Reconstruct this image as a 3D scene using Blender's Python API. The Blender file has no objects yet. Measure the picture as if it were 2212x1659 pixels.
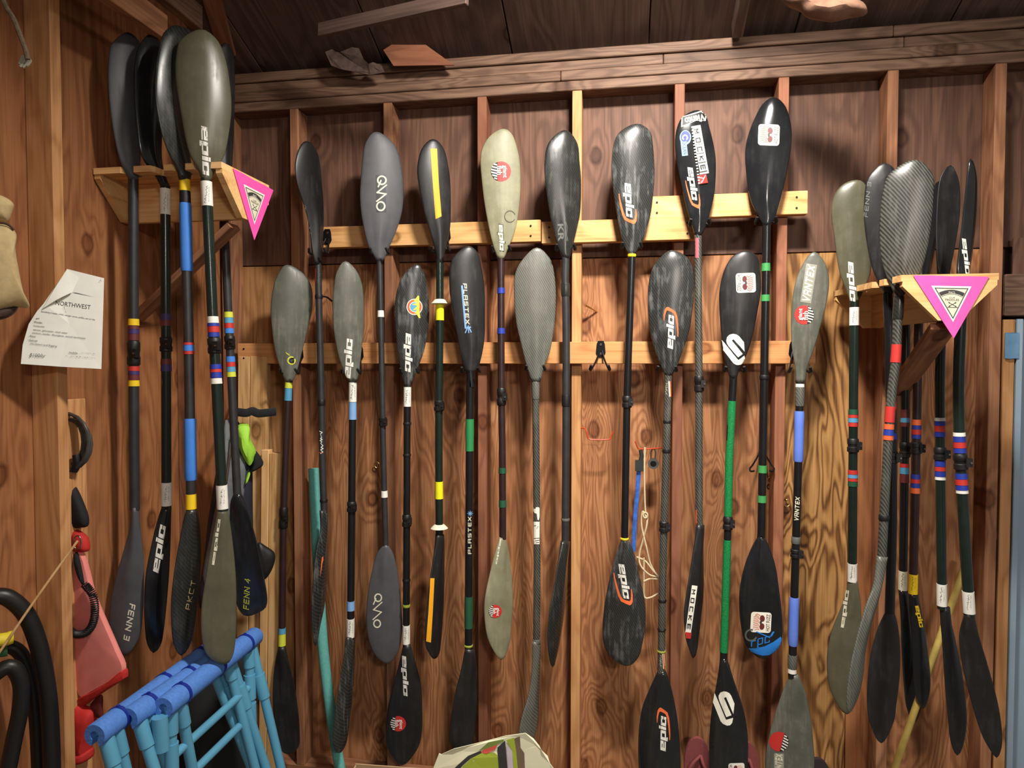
import bpy, bmesh, math, random
from mathutils import Vector, Matrix
from mathutils.bvhtree import BVHTree
from mathutils.geometry import tessellate_polygon
random.seed(7)
C = bpy.context.scene.collection
R = math.radians
# ------------------------------------------------------------------ camera, world, light, exposure
F = 1465.0; YAW = R(9.27); PITCH = R(1.84)
CAM = Vector((0.0, -2.83, 1.90))
cd = bpy.data.cameras.new('camera'); cam = bpy.data.objects.new('camera', cd); C.objects.link(cam)
cd.sensor_width = 36.0; cd.lens = 36.0*F/2212.0; cd.clip_start = 0.02
cam.location = CAM; cam.rotation_euler = (R(90)-PITCH, 0, YAW)
bpy.context.scene.camera = cam
RM = cam.rotation_euler.to_matrix()
sc = bpy.context.scene
sc.view_settings.view_transform = 'Standard'; sc.view_settings.look = 'None'
sc.view_settings.gamma = 1.0; sc.view_settings.use_curve_mapping = False
sc.view_settings.exposure = 0.0
w = bpy.data.worlds.new('world'); sc.world = w; w.use_nodes = True
w.node_tree.nodes['Background'].inputs[0].default_value = (1.0, 0.90, 0.84, 1)
w.node_tree.nodes['Background'].inputs[1].default_value = 0.23
def area(name, loc, target, sx, sy, power, col):
    l = bpy.data.lights.new(name, 'AREA'); l.shape = 'RECTANGLE'; l.size = sx; l.size_y = sy
    l.energy = power; l.color = col
    o = bpy.data.objects.new(name, l); C.objects.link(o); o.location = loc
    o.rotation_euler = (Vector(target)-Vector(loc)).to_track_quat('-Z', 'Y').to_euler()
    return o
l = area('tube_lamp', (0.25, -1.42, 3.62), (0.02, -0.1, 1.0), 0.34, 0.16, 66, (1.0, 0.94, 0.86)); l.data.spread = R(128)
l = area('garage_fill', (1.3, -4.4, 3.0), (0.1, 0, 1.2), 0.6, 0.2, 12, (1.0, 0.9, 0.8)); l.data.spread = R(80)  # dim fill added behind the camera, in place of other lamps further off

# ------------------------------------------------------------------ pixel rays -> points on real planes
def ray(px, py):
    return (RM @ Vector(((px-1106.0)/F, (829.5-py)/F, -1.0))).normalized()
def at_y(px, py, Y):
    d = ray(px, py); return CAM + d*((Y-CAM.y)/d.y)
def at_x(px, py, X):
    d = ray(px, py); return CAM + d*((X-CAM.x)/d.x)
def at_z(px, py, Z):
    d = ray(px, py); return CAM + d*((Z-CAM.z)/d.z)
def at_p(px, py, P, n):
    d = ray(px, py); return CAM + d*((P-CAM).dot(n)/d.dot(n))

# ------------------------------------------------------------------ materials
MATS = {}
def newmat(name):
    m = bpy.data.materials.new(name); m.use_nodes = True
    nt = m.node_tree; return m, nt, nt.nodes['Principled BSDF']
def lin(c):
    return tuple(((v/255.0)/12.92 if v/255.0 <= 0.04045 else ((v/255.0+0.055)/1.055)**2.4) for v in c)+(1.0,)
def plain(name, rgb, rough=0.5, metal=0.0, noise=0.12, nscale=25, bump=0.0, spec=0.5):
    if name in MATS: return MATS[name]
    m, nt, b = newmat(name); L = nt.links.new
    c = lin(rgb)
    tc = nt.nodes.new('ShaderNodeTexCoord'); n = nt.nodes.new('ShaderNodeTexNoise'); n.inputs['Scale'].default_value = nscale; n.inputs['Detail'].default_value = 4
    L(tc.outputs['Object'], n.inputs['Vector'])
    r = nt.nodes.new('ShaderNodeValToRGB'); r.color_ramp.elements[0].position = 0.3; r.color_ramp.elements[1].position = 0.7
    r.color_ramp.elements[0].color = tuple(v*(1-noise) for v in c[:3])+(1,); r.color_ramp.elements[1].color = tuple(min(1, v*(1+noise)) for v in c[:3])+(1,)
    L(n.outputs[0], r.inputs[0]); L(r.outputs[0], b.inputs['Base Color'])
    b.inputs['Roughness'].default_value = rough; b.inputs['Metallic'].default_value = metal
    b.inputs['Specular IOR Level'].default_value = spec
    if bump:
        bp = nt.nodes.new('ShaderNodeBump'); bp.inputs['Strength'].default_value = bump; bp.inputs['Distance'].default_value = 0.002
        L(n.outputs[0], bp.inputs['Height']); L(bp.outputs[0], b.inputs['Normal'])
    MATS[name] = m; return m
def wood(name, dark, light, ring=13.0, rough=0.62, knots=True, red=None, rw=0.17):
    """grain runs along the local X axis of every board"""
    if name in MATS: return MATS[name]
    m, nt, b = newmat(name); L = nt.links.new; N = nt.nodes.new
    tc = N('ShaderNodeTexCoord'); oi = N('ShaderNodeObjectInfo')
    mul = N('ShaderNodeVectorMath'); mul.operation = 'SCALE'; mul.inputs[0].default_value = (37.0, 19.0, 53.0)
    L(oi.outputs['Random'], mul.inputs['Scale'])
    add = N('ShaderNodeVectorMath'); add.operation = 'ADD'; L(tc.outputs['Object'], add.inputs[0]); L(mul.outputs[0], add.inputs[1])
    def mapped(s):
        mp = N('ShaderNodeMapping'); mp.inputs['Scale'].default_value = s; L(add.outputs[0], mp.inputs['Vector']); return mp.outputs[0]
    def noise(vec, sc_, det, dist=0.0):
        n = N('ShaderNodeTexNoise'); n.inputs['Scale'].default_value = sc_; n.inputs['Detail'].default_value = det
        n.inputs['Distortion'].default_value = dist; L(vec, n.inputs['Vector']); return n.outputs[0]
    def math_(op, a, bb=None):
        n = N('ShaderNodeMath'); n.operation = op
        for i, v in enumerate((a, bb)):
            if v is None: continue
            if isinstance(v, (int, float)): n.inputs[i].default_value = v
            else: L(v, n.inputs[i])
        return n.outputs[0]
    low = noise(mapped((0.9, 5.0, 5.0)), 1.3, 2.5, 0.5)
    kd = None
    if knots:
        vo = N('ShaderNodeTexVoronoi'); vo.feature = 'F1'; vo.voronoi_dimensions = '2D'; vo.inputs['Scale'].default_value = 1.0; L(mapped((1.5, 2.3, 1.0)), vo.inputs['Vector'])
        kd = math_('ADD', vo.outputs['Distance'], math_('MULTIPLY', noise(mapped((9, 12, 9)), 2.5, 2.0), 0.03))
        low = math_('ADD', low, math_('MULTIPLY', math_('MAXIMUM', math_('SUBTRACT', 0.20, kd), 0.0), 0.9))
    rings = math_('SINE', math_('MULTIPLY', low, ring*6.283))
    rings = math_('MULTIPLY', math_('ADD', rings, 1.0), 0.5)
    rings = math_('POWER', rings, 1.6)
    fib = noise(mapped((2.2, 80.0, 80.0)), 1.6, 6.0)
    blot = noise(mapped((1.5, 3.0, 3.0)), 1.7, 5.0)
    v = math_('ADD', math_('MULTIPLY', rings, rw), math_('MULTIPLY', fib, 0.44))
    v = math_('ADD', v, math_('MULTIPLY', blot, 0.40))
    r = N('ShaderNodeValToRGB'); e = r.color_ramp.elements
    e[0].position = 0.24; e[0].color = lin(light); e[1].position = 0.80; e[1].color = lin(dark)
    if red is not None:
        q = r.color_ramp.elements.new(0.52); q.color = lin(red)
    L(v, r.inputs[0]); col = r.outputs[0]
    if knots:
        d = kd
        kr = N('ShaderNodeValToRGB'); kr.color_ramp.elements[0].position = 0.045; kr.color_ramp.elements[0].color = (0.62, 0.54, 0.48, 1)
        kr.color_ramp.elements[1].position = 0.085; kr.color_ramp.elements[1].color = (1, 1, 1, 1)
        ke = kr.color_ramp.elements.new(0.06); ke.color = (0.38, 0.30, 0.25, 1)
        L(d, kr.inputs[0])
        mx = N('ShaderNodeMixRGB'); mx.blend_type = 'MULTIPLY'; mx.inputs[0].default_value = 1.0
        L(col, mx.inputs[1]); L(kr.outputs[0], mx.inputs[2]); col = mx.outputs[0]
    hv = N('ShaderNodeHueSaturation'); vr = N('ShaderNodeMapRange'); vr.inputs[3].default_value = 0.86; vr.inputs[4].default_value = 1.12
    L(oi.outputs['Random'], vr.inputs[0]); L(vr.outputs[0], hv.inputs['Value']); L(col, hv.inputs['Color'])
    L(hv.outputs[0], b.inputs['Base Color'])
    b.inputs['Roughness'].default_value = rough; b.inputs['Specular IOR Level'].default_value = 0.3
    bp = N('ShaderNodeBump'); bp.inputs['Strength'].default_value = 0.35; bp.inputs['Distance'].default_value = 0.0015
    L(v, bp.inputs['Height']); L(bp.outputs[0], b.inputs['Normal'])
    MATS[name] = m; return m
def blade_mat(name, rgb, rough, scuff=0.0, weave=0.0, scuffcol=(120, 118, 105)):
    if name in MATS: return MATS[name]
    m, nt, b = newmat(name); L = nt.links.new; N = nt.nodes.new
    tc = N('ShaderNodeTexCoord')
    n = N('ShaderNodeTexNoise'); n.inputs['Scale'].default_value = 9; n.inputs['Detail'].default_value = 8; n.inputs['Roughness'].default_value = 0.68
    L(tc.outputs['Object'], n.inputs['Vector'])
    base = N('ShaderNodeValToRGB'); c = lin(rgb)
    base.color_ramp.elements[0].position = 0.3; base.color_ramp.elements[0].color = tuple(v*0.8 for v in c[:3])+(1,)
    base.color_ramp.elements[1].position = 0.7; base.color_ramp.elements[1].color = tuple(v*1.2 for v in c[:3])+(1,)
    L(n.outputs[0], base.inputs[0]); col = base.outputs[0]
    mp = N('ShaderNodeMapping'); mp.inputs['Scale'].default_value = (60, 60, 7); mp.inputs['Rotation'].default_value = (0.2, 0.25, 0.3)
    L(tc.outputs['Object'], mp.inputs['Vector'])
    s = N('ShaderNodeTexNoise'); s.inputs['Scale'].default_value = 1.4; s.inputs['Detail'].default_value = 5; L(mp.outputs[0], s.inputs['Vector'])
    ml = N('ShaderNodeMath'); ml.operation = 'MULTIPLY'; L(s.outputs[0], ml.inputs[0]); L(n.outputs[0], ml.inputs[1])
    sr = N('ShaderNodeValToRGB'); sr.color_ramp.elements[0].position = 0.24; sr.color_ramp.elements[0].color = (0, 0, 0, 1)
    sr.color_ramp.elements[1].position = 0.42; sr.color_ramp.elements[1].color = (scuff, scuff, scuff, 1); L(ml.outputs[0], sr.inputs[0])
    mx = N('ShaderNodeMixRGB'); L(sr.outputs[0], mx.inputs[0]); L(col, mx.inputs[1]); mx.inputs[2].default_value = lin(scuffcol); col = mx.outputs[0]
    rr = N('ShaderNodeMapRange'); rr.inputs[3].default_value = rough; rr.inputs[4].default_value = min(0.9, rough+0.35)
    L(sr.outputs[0], rr.inputs[0]); L(rr.outputs[0], b.inputs['Roughness'])
    if weave:
        wv = N('ShaderNodeTexWave'); wv.bands_direction = 'DIAGONAL'; wv.inputs['Scale'].default_value = 58; wv.inputs['Distortion'].default_value = 0.5
        mp2 = N('ShaderNodeMapping'); mp2.inputs['Rotation'].default_value = (0, -0.25, 0); mp2.inputs['Scale'].default_value = (1, 0.15, 1.0)
        L(tc.outputs['Object'], mp2.inputs['Vector']); L(mp2.outputs[0], wv.inputs['Vector'])
        mw = N('ShaderNodeMixRGB'); mw.blend_type = 'MIX'; mw.inputs[2].default_value = lin((112, 112, 104))
        mm = N('ShaderNodeMath'); mm.operation = 'MULTIPLY'; mm.inputs[1].default_value = weave
        L(wv.outputs['Fac'], mm.inputs[0]); L(mm.outputs[0], mw.inputs[0]); L(col, mw.inputs[1]); col = mw.outputs[0]
    L(col, b.inputs['Base Color'])
    MATS[name] = m; return m

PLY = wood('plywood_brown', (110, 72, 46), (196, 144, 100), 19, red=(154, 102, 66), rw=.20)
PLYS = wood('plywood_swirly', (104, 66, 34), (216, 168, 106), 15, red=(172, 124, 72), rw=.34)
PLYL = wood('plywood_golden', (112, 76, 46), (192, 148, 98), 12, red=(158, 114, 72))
PLYD = wood('plywood_dimmed', (72, 49, 40), (130, 94, 75), 8, red=(98, 69, 55))  # upper sheets: the dim light high on the wall is put into this brown
PLYR = wood('plywood_side', (112, 66, 38), (190, 130, 84), 9, red=(158, 102, 64))
STUD = wood('stud_brown', (104, 70, 50), (180, 130, 94), 8, red=(144, 98, 70))
STUDR = wood('stud_reddish', (106, 64, 46), (166, 110, 80), 8, red=(138, 88, 64))
STUDL = wood('stud_pale', (150, 98, 58), (222, 168, 116), 8, red=(196, 142, 92))
BEAM = wood('beam_weathered', (70, 52, 42), (140, 110, 90), 14, red=(106, 80, 64))
PINE = wood('pine_rail', (168, 108, 58), (240, 194, 134), 6, red=(226, 172, 110))
PINEO = wood('pine_rail_orange', (150, 92, 50), (222, 164, 108), 6, red=(202, 142, 88))
PINER = wood('rack_pine', (176, 118, 66), (248, 208, 150), 6, red=(230, 182, 120))
LUM = wood('lumber_pale', (160, 112, 66), (236, 200, 148), 8, red=(214, 170, 112))
DARKW = wood('rafter_dark', (64, 50, 46), (122, 98, 88), 7, red=(92, 74, 66))
CONC = plain('concrete', (120, 116, 108), 0.9, noise=0.2, nscale=6, bump=0.3)
MET = plain('steel_blackened', (28, 26, 27), 0.38, 0.6)
CHROME = plain('chrome', (190, 188, 184), 0.2, 1.0)
BRASS = plain('brass_plated', (216, 184, 120), 0.3, 0.9)
ORNG = plain('orange_coated_wire', (196, 66, 30), 0.4)
RUB = plain('black_rubber', (22, 21, 22), 0.5, noise=0.2)
FABB = plain('black_webbing', (20, 20, 24), 0.85, noise=0.25, nscale=160, bump=0.3)
COL = dict(white=(236, 234, 224), paper=(244, 242, 228), yellow=(246, 206, 30), neon=(238, 232, 24), blue=(66, 132, 222), navy=(34, 56, 158),
           red=(198, 50, 44), maroon=(104, 44, 42), purple=(62, 48, 104), cyan=(84, 156, 196), green=(40, 132, 74), dkgreen=(30, 82, 58),
           orange=(240, 112, 60), ltblue=(126, 170, 220), peri=(96, 128, 222), black=(18, 18, 20), grey=(96, 98, 94), pink=(214, 92, 106),
           lime=(214, 220, 70), kgreen=(62, 150, 80), rust=(222, 96, 50), amber=(246, 172, 30), hotpink=(255, 92, 180), cream=(226, 222, 196),
           dgrey=(58, 58, 58), skyblue=(40, 132, 226), sgrey=(146, 146, 132), sand=(196, 176, 116), brown=(120, 66, 54), olive=(150, 160, 60))
def cm(k, rough=0.55): return plain('print_'+k, COL[k], rough, noise=0.05)

# ------------------------------------------------------------------ object helpers
def tag(o, label=None, cat=None, group=None, kind=None):
    if label: o['label'] = label
    if cat: o['category'] = cat
    if group: o['group'] = group
    if kind: o['kind'] = kind
    return o
def empty(name, loc, label=None, cat=None, group=None, kind=None):
    o = bpy.data.objects.new(name, None); C.objects.link(o); o.location = loc; o.empty_display_size = 0.05
    return tag(o, label, cat, group, kind)
def wloc(o):
    v = Vector((0, 0, 0))
    while o is not None: v = v+Vector(o.location); o = o.parent
    return v
def obj_world(name, verts, faces, mats, parent=None, fmat=None, smooth=True, label=None):
    """verts in world coordinates; the object's origin sits at its parent's origin or at its own lowest middle"""
    vs = [Vector(v) for v in verts]
    if parent is not None: org = wloc(parent)
    else:
        org = Vector((sum(v.x for v in vs)/len(vs), sum(v.y for v in vs)/len(vs), min(v.z for v in vs)))
    me = bpy.data.meshes.new(name); me.from_pydata([v-org for v in vs], [], faces)
    if not isinstance(mats, (list, tuple)): mats = [mats]
    for m in mats: me.materials.append(m)
    if fmat: me.polygons.foreach_set('material_index', fmat)
    if smooth: me.polygons.foreach_set('use_smooth', [True]*len(me.polygons))
    me.update()
    o = bpy.data.objects.new(name, me); C.objects.link(o)
    if parent is not None: o.parent = parent
    else: o.location = org
    if label: o['label'] = label
    return o
class MB:
    def __init__(s): s.v = []; s.f = []; s.m = []
    def add(s, verts, faces, mi=0):
        k = len(s.v); s.v += [Vector(q) for q in verts]; s.f += [tuple(i+k for i in fc) for fc in faces]; s.m += [mi]*len(faces)
    def tube(s, pts, rad, n=12, mi=0, caps=True, closed=False, squash=None):
        pts = [Vector(p) for p in pts]; N_ = len(pts)
        rr = rad if isinstance(rad, (list, tuple)) else [rad]*N_
        vs = []; fs = []
        prev = None
        for i, p in enumerate(pts):
            if closed: t = pts[(i+1) % N_]-pts[i-1]
            else: t = pts[min(i+1, N_-1)]-pts[max(i-1, 0)]
            if t.length < 1e-9: t = Vector((0, 0, 1))
            t.normalize()
            if prev is None:
                a = Vector((0, 1, 0)) if abs(t.y) < 0.9 else Vector((1, 0, 0))
                u = t.cross(a).normalized()
            else:
                u = (prev-t*prev.dot(t)); u = u.normalized() if u.length > 1e-6 else t.orthogonal().normalized()
            prev = u; vv = t.cross(u)
            for k in range(n):
                an = 2*math.pi*k/n
                vs.append(p+u*math.cos(an)*rr[i]+vv*math.sin(an)*rr[i]*(squash or 1.0))
        M_ = N_ if closed else N_-1
        for i in range(M_):
            a = i*n; b_ = ((i+1) % N_)*n
            for k in range(n):
                fs.append((a+k, a+(k+1) % n, b_+(k+1) % n, b_+k))
        if caps and not closed:
            fs.append(tuple(range(n-1, -1, -1))); fs.append(tuple((N_-1)*n+k for k in range(n)))
        s.add(vs, fs, mi)
    def box(s, lo, hi, mi=0):
        x0, y0, z0 = lo; x1, y1, z1 = hi
        s.add([(x0, y0, z0), (x1, y0, z0), (x1, y1, z0), (x0, y1, z0), (x0, y0, z1), (x1, y0, z1), (x1, y1, z1), (x0, y1, z1)],
              [(0, 3, 2, 1), (4, 5, 6, 7), (0, 1, 5, 4), (1, 2, 6, 5), (2, 3, 7, 6), (3, 0, 4, 7)], mi)
    def prism(s, pts, off, mi=0):
        """pts: 3-D outline, off: extrusion vector"""
        n = len(pts); pts = [Vector(p) for p in pts]; off = Vector(off)
        s.add(pts+[p+off for p in pts], [tuple(range(n)), tuple(range(2*n-1, n-1, -1))]+[(i, i+n, (i+1) % n+n, (i+1) % n) for i in range(n)], mi)
    def build(s, name, mats, parent=None, smooth=True, label=None, fix=True):
        o = obj_world(name, s.v, s.f, mats, parent, s.m, smooth, label)
        bm = bmesh.new(); bm.from_mesh(o.data)
        if fix: bmesh.ops.recalc_face_normals(bm, faces=bm.faces)
        for e in bm.edges:
            if len(e.link_faces) == 2 and e.calc_face_angle(0) > 0.7: e.smooth = False
        bm.to_mesh(o.data); bm.free()
        return o
MAT4 = {}
def board(name, p0, p1, width, thick, wdir, mat, parent=None, bev=0.002, label=None):
    """a plank from p0 to p1 (centre line); its own local X is the grain"""
    p0 = Vector(p0); p1 = Vector(p1); x = (p1-p0); Ln = x.length; x.normalize()
    y = Vector(wdir); y = (y-x*y.dot(x)).normalized(); z = x.cross(y)
    bm = bmesh.new(); bmesh.ops.create_cube(bm, size=1.0)
    for v in bm.verts: v.co = Vector((v.co.x*Ln, v.co.y*width, v.co.z*thick))
    if bev: bmesh.ops.bevel(bm, geom=list(bm.edges), offset=bev, segments=1, affect='EDGES')
    me = bpy.data.meshes.new(name); bm.to_mesh(me); bm.free(); me.materials.append(mat)
    o = bpy.data.objects.new(name, me); C.objects.link(o)
    m = Matrix((x, y, z)).transposed().to_4x4(); m.translation = (p0+p1)/2
    if parent is not None:
        o.parent = parent; m.translation -= wloc(parent)
    o.matrix_local = m; MAT4[o.name] = m.copy()
    if label: o['label'] = label
    return o
def cr(p, n=8, closed=False):
    """Catmull-Rom through points"""
    p = [Vector(q) for q in p]; out = []; N_ = len(p)
    for i in range(N_ if closed else N_-1):
        a = p[(i-1) % N_] if (closed or i > 0) else p[0]*2-p[1]
        b_, c_ = p[i], p[(i+1) % N_]
        d = p[(i+2) % N_] if (closed or i+2 < N_) else c_*2-b_
        for k in range(n):
            t = k/n
            out.append(0.5*((2*b_)+(c_-a)*t+(2*a-5*b_+4*c_-d)*t*t+(3*b_-a-3*c_+d)*t*t*t))
    if not closed: out.append(p[-1])
    return out
# ------------------------------------------------------------------ flat print (letters, stickers) laid on real surfaces
ZF = dict(A=(0, 0, .33755), B=(0, 480, .33755), C=(0, 1000, .39727), D=(560, 200, .39776), E=(560, 820, .50553), F=(1160, 160, .42189),
          G=(1160, 820, .50553), H=(1740, 100, .42180), I=(1740, 760, .54191), P=(0, 0, 1.0))
def px(fr, x, y):
    f = ZF[fr]; return (f[0]+x*f[2], f[1]+y*f[2])
def norm(vs, fs):
    x0 = min(v[0] for v in vs); x1 = max(v[0] for v in vs); y0 = min(v[1] for v in vs); y1 = max(v[1] for v in vs)
    return [((x-x0)/(x1-x0)-0.5, (y-y0)/(y1-y0)-0.5) for x, y in vs], fs
def G_rect(): return [(-.5, -.5), (.5, -.5), (.5, .5), (-.5, .5)], [(0, 1, 2, 3)]
def G_disc(n=28, a0=0, a1=360):
    if a1-a0 >= 360: v = [(.5*math.cos(2*math.pi*k/n), .5*math.sin(2*math.pi*k/n)) for k in range(n)]
    else: v = [(.5*math.cos(R(a0+(a1-a0)*k/n)), .5*math.sin(R(a0+(a1-a0)*k/n))) for k in range(n+1)]
    return v, [tuple(range(len(v)))]
def G_ring(t=0.2, n=32, a0=0, a1=360):
    m = n+1; v = []
    for k in range(m):
        a = R(a0+(a1-a0)*k/n); v += [(.5*math.cos(a), .5*math.sin(a)), ((.5-t)*math.cos(a), (.5-t)*math.sin(a))]
    return v, [(2*k, 2*k+2, 2*k+3, 2*k+1) for k in range(n)]
def G_rrect(r=0.14):
    v = []
    for cx, cy, a in ((.5-r, .5-r, 0), (-.5+r, .5-r, 90), (-.5+r, -.5+r, 180), (.5-r, -.5+r, 270)):
        for k in range(5): v.append((cx+r*math.cos(R(a+22.5*k)), cy+r*math.sin(R(a+22.5*k))))
    return v, [tuple(range(len(v)))]
def G_poly(pts, nrm=False):
    g = (list(pts), [tuple(range(len(pts)))]); return norm(*g) if nrm else g
def stroke(vs, fs, pl, t):
    for (ax, ay), (bx, by) in zip(pl, pl[1:]):
        L_ = math.hypot(bx-ax, by-ay) or 1; dx, dy = (bx-ax)/L_*t/2, (by-ay)/L_*t/2
        k = len(vs)
        vs += [(ax-dx+dy, ay-dy-dx), (bx+dx+dy, by+dy-dx), (bx+dx-dy, by+dy+dx), (ax-dx-dy, ay-dy+dx)]; fs.append((k, k+1, k+2, k+3))
GLY = {'e': (.85, [[(.85, 0), (0, 0), (0, 1.2), (.85, 1.2), (.85, .6), (0, .6)]]), 'p': (.85, [[(.12, -.55), (0, -.55), (0, 1.2), (.85, 1.2), (.85, 0), (0, 0)]]),
       'i': (0, [[(0, 0), (0, 1.2)], [(0, 1.66), (0, 1.72)]]), 'c': (.8, [[(.8, .3), (.8, 0), (0, 0), (0, 1.2), (.8, 1.2), (.8, .9)]]), 'r': (.7, [[(0, 0), (0, 1), (.7, 1)]]),
       'M': (1.1, [[(0, 0), (0, 1), (.55, .4), (1.1, 1), (1.1, 0)]]), 'O': (1, [[(0, 0), (1, 0), (1, 1), (0, 1), (0, 0)]]), 'C': (1, [[(1, 0), (0, 0), (0, 1), (1, 1)]]),
       'K': (1, [[(0, 0), (0, 1)], [(1, 1), (0, .5), (1, 0)]]), 'E': (.9, [[(.9, 0), (0, 0), (0, 1), (.9, 1)], [(0, .5), (.8, .5)]]), 'V': (1, [[(0, 1), (.5, 0), (1, 1)]]),
       'A': (1, [[(0, 0), (0, 1), (1, 1), (1, 0)], [(0, .45), (1, .45)]]), 'N': (1, [[(0, 0), (0, 1), (1, 0), (1, 1)]]), 'n': (1, [[(0, 0), (0, 1), (1, 1), (1, 0)]]),
       'T': (1, [[(0, 1), (1, 1)], [(.5, 1), (.5, 0)]]), 'X': (1, [[(0, 0), (1, 1)], [(0, 1), (1, 0)]]), 'P': (1, [[(0, 0), (0, 1), (1, 1), (1, .45), (0, .45)]]),
       'L': (.8, [[(0, 1), (0, 0), (.8, 0)]]), 'S': (.9, [[(0, 0), (.9, 0), (.9, .5), (0, .5), (0, 1), (.9, 1)]]), 'F': (.8, [[(0, 0), (0, 1), (.8, 1)], [(0, .5), (.7, .5)]]),
       '3': (.8, [[(0, 0), (.8, 0), (.8, 1), (0, 1)], [(.1, .5), (.8, .5)]]), '4': (.8, [[(.7, 0), (.7, 1), (0, .35), (.9, .35)]]), 'R': (.9, [[(0, 0), (0, 1), (.9, 1), (.9, .5), (0, .5)], [(.3, .5), (.9, 0)]]),
       'G': (1, [[(1, 1), (0, 1), (0, 0), (1, 0), (1, .5), (.5, .5)]]), 'H': (.9, [[(0, 0), (0, 1)], [(.9, 0), (.9, 1)], [(0, .5), (.9, .5)]]), 'I': (0, [[(0, 0), (0, 1)]]),
       'U': (.9, [[(0, 1), (0, 0), (.9, 0), (.9, 1)]]), 'Z': (.9, [[(0, 1), (.9, 1), (0, 0), (.9, 0)]]), 'W': (1.4, [[(0, 1), (.35, 0), (.7, .8), (1.05, 0), (1.4, 1)]]),
       'D': (.9, [[(0, 0), (0, 1), (.7, 1), (.9, .8), (.9, .2), (.7, 0), (0, 0)]]), 'a': (.9, [[(0, 1), (.9, 1), (.9, 0), (0, 0), (0, .5), (.9, .5)]]), 'g': (.9, [[(0, -.5), (.9, -.5), (.9, 1), (0, 1), (0, 0), (.9, 0)]]),
       't': (.6, [[(.2, 1.4), (.2, 0), (.6, 0)], [(0, 1), (.6, 1)]]), 'f': (.6, [[(.2, 0), (.2, 1.4), (.6, 1.4)], [(0, .9), (.6, .9)]]), 's': (.8, [[(0, 0), (.8, 0), (.8, .5), (0, .5), (0, 1), (.8, 1)]]),
       'h': (.9, [[(0, 0), (0, 1.5)], [(0, 1), (.9, 1), (.9, 0)]]), 'o': (.9, [[(0, 0), (.9, 0), (.9, 1), (0, 1), (0, 0)]]), 'l': (0, [[(0, 0), (0, 1.5)]])}
def G_word(s, t=0.3, gap=0.3):
    vs, fs = [], []; x = 0
    for ch in s:
        if ch == ' ': x += .7; continue
        w_, pls = GLY[ch]
        for pl in pls: stroke(vs, fs, [(a+x, b_) for a, b_ in pl], t)
        x += w_+t+gap
    return norm(vs, fs)
def G_scrib(seed, n=13, t=.018):
    rg = random.Random(seed); pl = []
    for k in range(n): pl.append((k/n+rg.uniform(-.05, .05), (.5 if k % 2 else -.4)*rg.uniform(.25, 1)*.35))
    return norm(*G_strokes([pl], t))
TXT = {}
def G_text(s, bold=0.0):
    if (s, bold) in TXT: return TXT[(s, bold)]
    cu = bpy.data.curves.new('text', 'FONT'); cu.body = s; cu.size = 1.0; cu.offset = bold; cu.resolution_u = 2
    o = bpy.data.objects.new('text', cu); C.objects.link(o)
    dg = bpy.context.evaluated_depsgraph_get(); me = bpy.data.meshes.new_from_object(o.evaluated_get(dg))
    g = norm([(v.co.x, v.co.y) for v in me.vertices], [tuple(p.vertices) for p in me.polygons])
    bpy.data.objects.remove(o); bpy.data.curves.remove(cu); bpy.data.meshes.remove(me)
    TXT[(s, bold)] = g; return g
def G_strokes(pls, t):
    vs, fs = [], []
    for pl in pls: stroke(vs, fs, pl, t)
    return vs, fs
BV = {}
def bvh(o):
    if o.name not in BV:
        org = wloc(o); BV[o.name] = BVHTree.FromPolygons([v.co+org for v in o.data.vertices], [tuple(p.vertices) for p in o.data.polygons])
    return BV[o.name]
def decal(target, name, fr, layers, label=None, grid=3.2, off=0.0010):
    """layers: (colour, geo, x, y, W, H, rot, shear); stacked 0.25 mm apart on the surface"""
    tree = bvh(target); V_, F_, M_ = [], [], []; mats = []; k = ZF[fr][2]
    for li, ly in enumerate(layers):
        col, (gv, gf), x, y, W_, H_, rot, sh = ly
        m = cm(col) if isinstance(col, str) else col
        if m not in mats: mats.append(m)
        bm = bmesh.new(); ca, sa = math.cos(R(rot)), math.sin(R(rot)); cx, cy = px(fr, x, y)
        bv = []
        for a, b_ in gv:
            X = (a*W_+sh*b_*H_)*k; Y = b_*H_*k
            bv.append(bm.verts.new((cx+X*ca-Y*sa, -(cy-(X*sa+Y*ca)), 0)))
        for fc in gf:
            tris = [(0, 1, 2, 3)] if len(fc) == 4 else ([(0, 1, 2)] if len(fc) == 3 else tessellate_polygon([[bv[i].co for i in fc]]))
            for t_ in tris:
                try: bm.faces.new([bv[fc[i]] for i in t_])
                except ValueError: pass
        xs = [v.co.x for v in bm.verts]; ys = [v.co.y for v in bm.verts]
        for ax, lo, hi in ((0, min(xs), max(xs)), (1, min(ys), max(ys))):
            q = lo+grid
            while q < hi:
                co = (q, 0, 0) if ax == 0 else (0, q, 0); no = (1, 0, 0) if ax == 0 else (0, 1, 0)
                bmesh.ops.bisect_plane(bm, geom=list(bm.verts)+list(bm.edges)+list(bm.faces), plane_co=co, plane_no=no)
                q += grid
        base = len(V_); d_ = off+li*0.00025; last = None
        bm.verts.index_update(); bm.verts.ensure_lookup_table()
        for v in bm.verts:
            d = ray(v.co.x, -v.co.y); hit, nrm_, _, dist = tree.ray_cast(CAM, d)
            if hit is None:
                nr = tree.find_nearest(CAM+d*(last or 2.6)); hit, nrm_ = nr[0], nr[1]
            else: last = dist
            if nrm_.dot(d) > 0: nrm_ = -nrm_
            V_.append(hit+nrm_*d_)
        for f in bm.faces: F_.append(tuple(base+v.index for v in f.verts)); M_.append(mats.index(m))
        bm.free()
    return obj_world(name, V_, F_, mats, target, M_, False, label)

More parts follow.
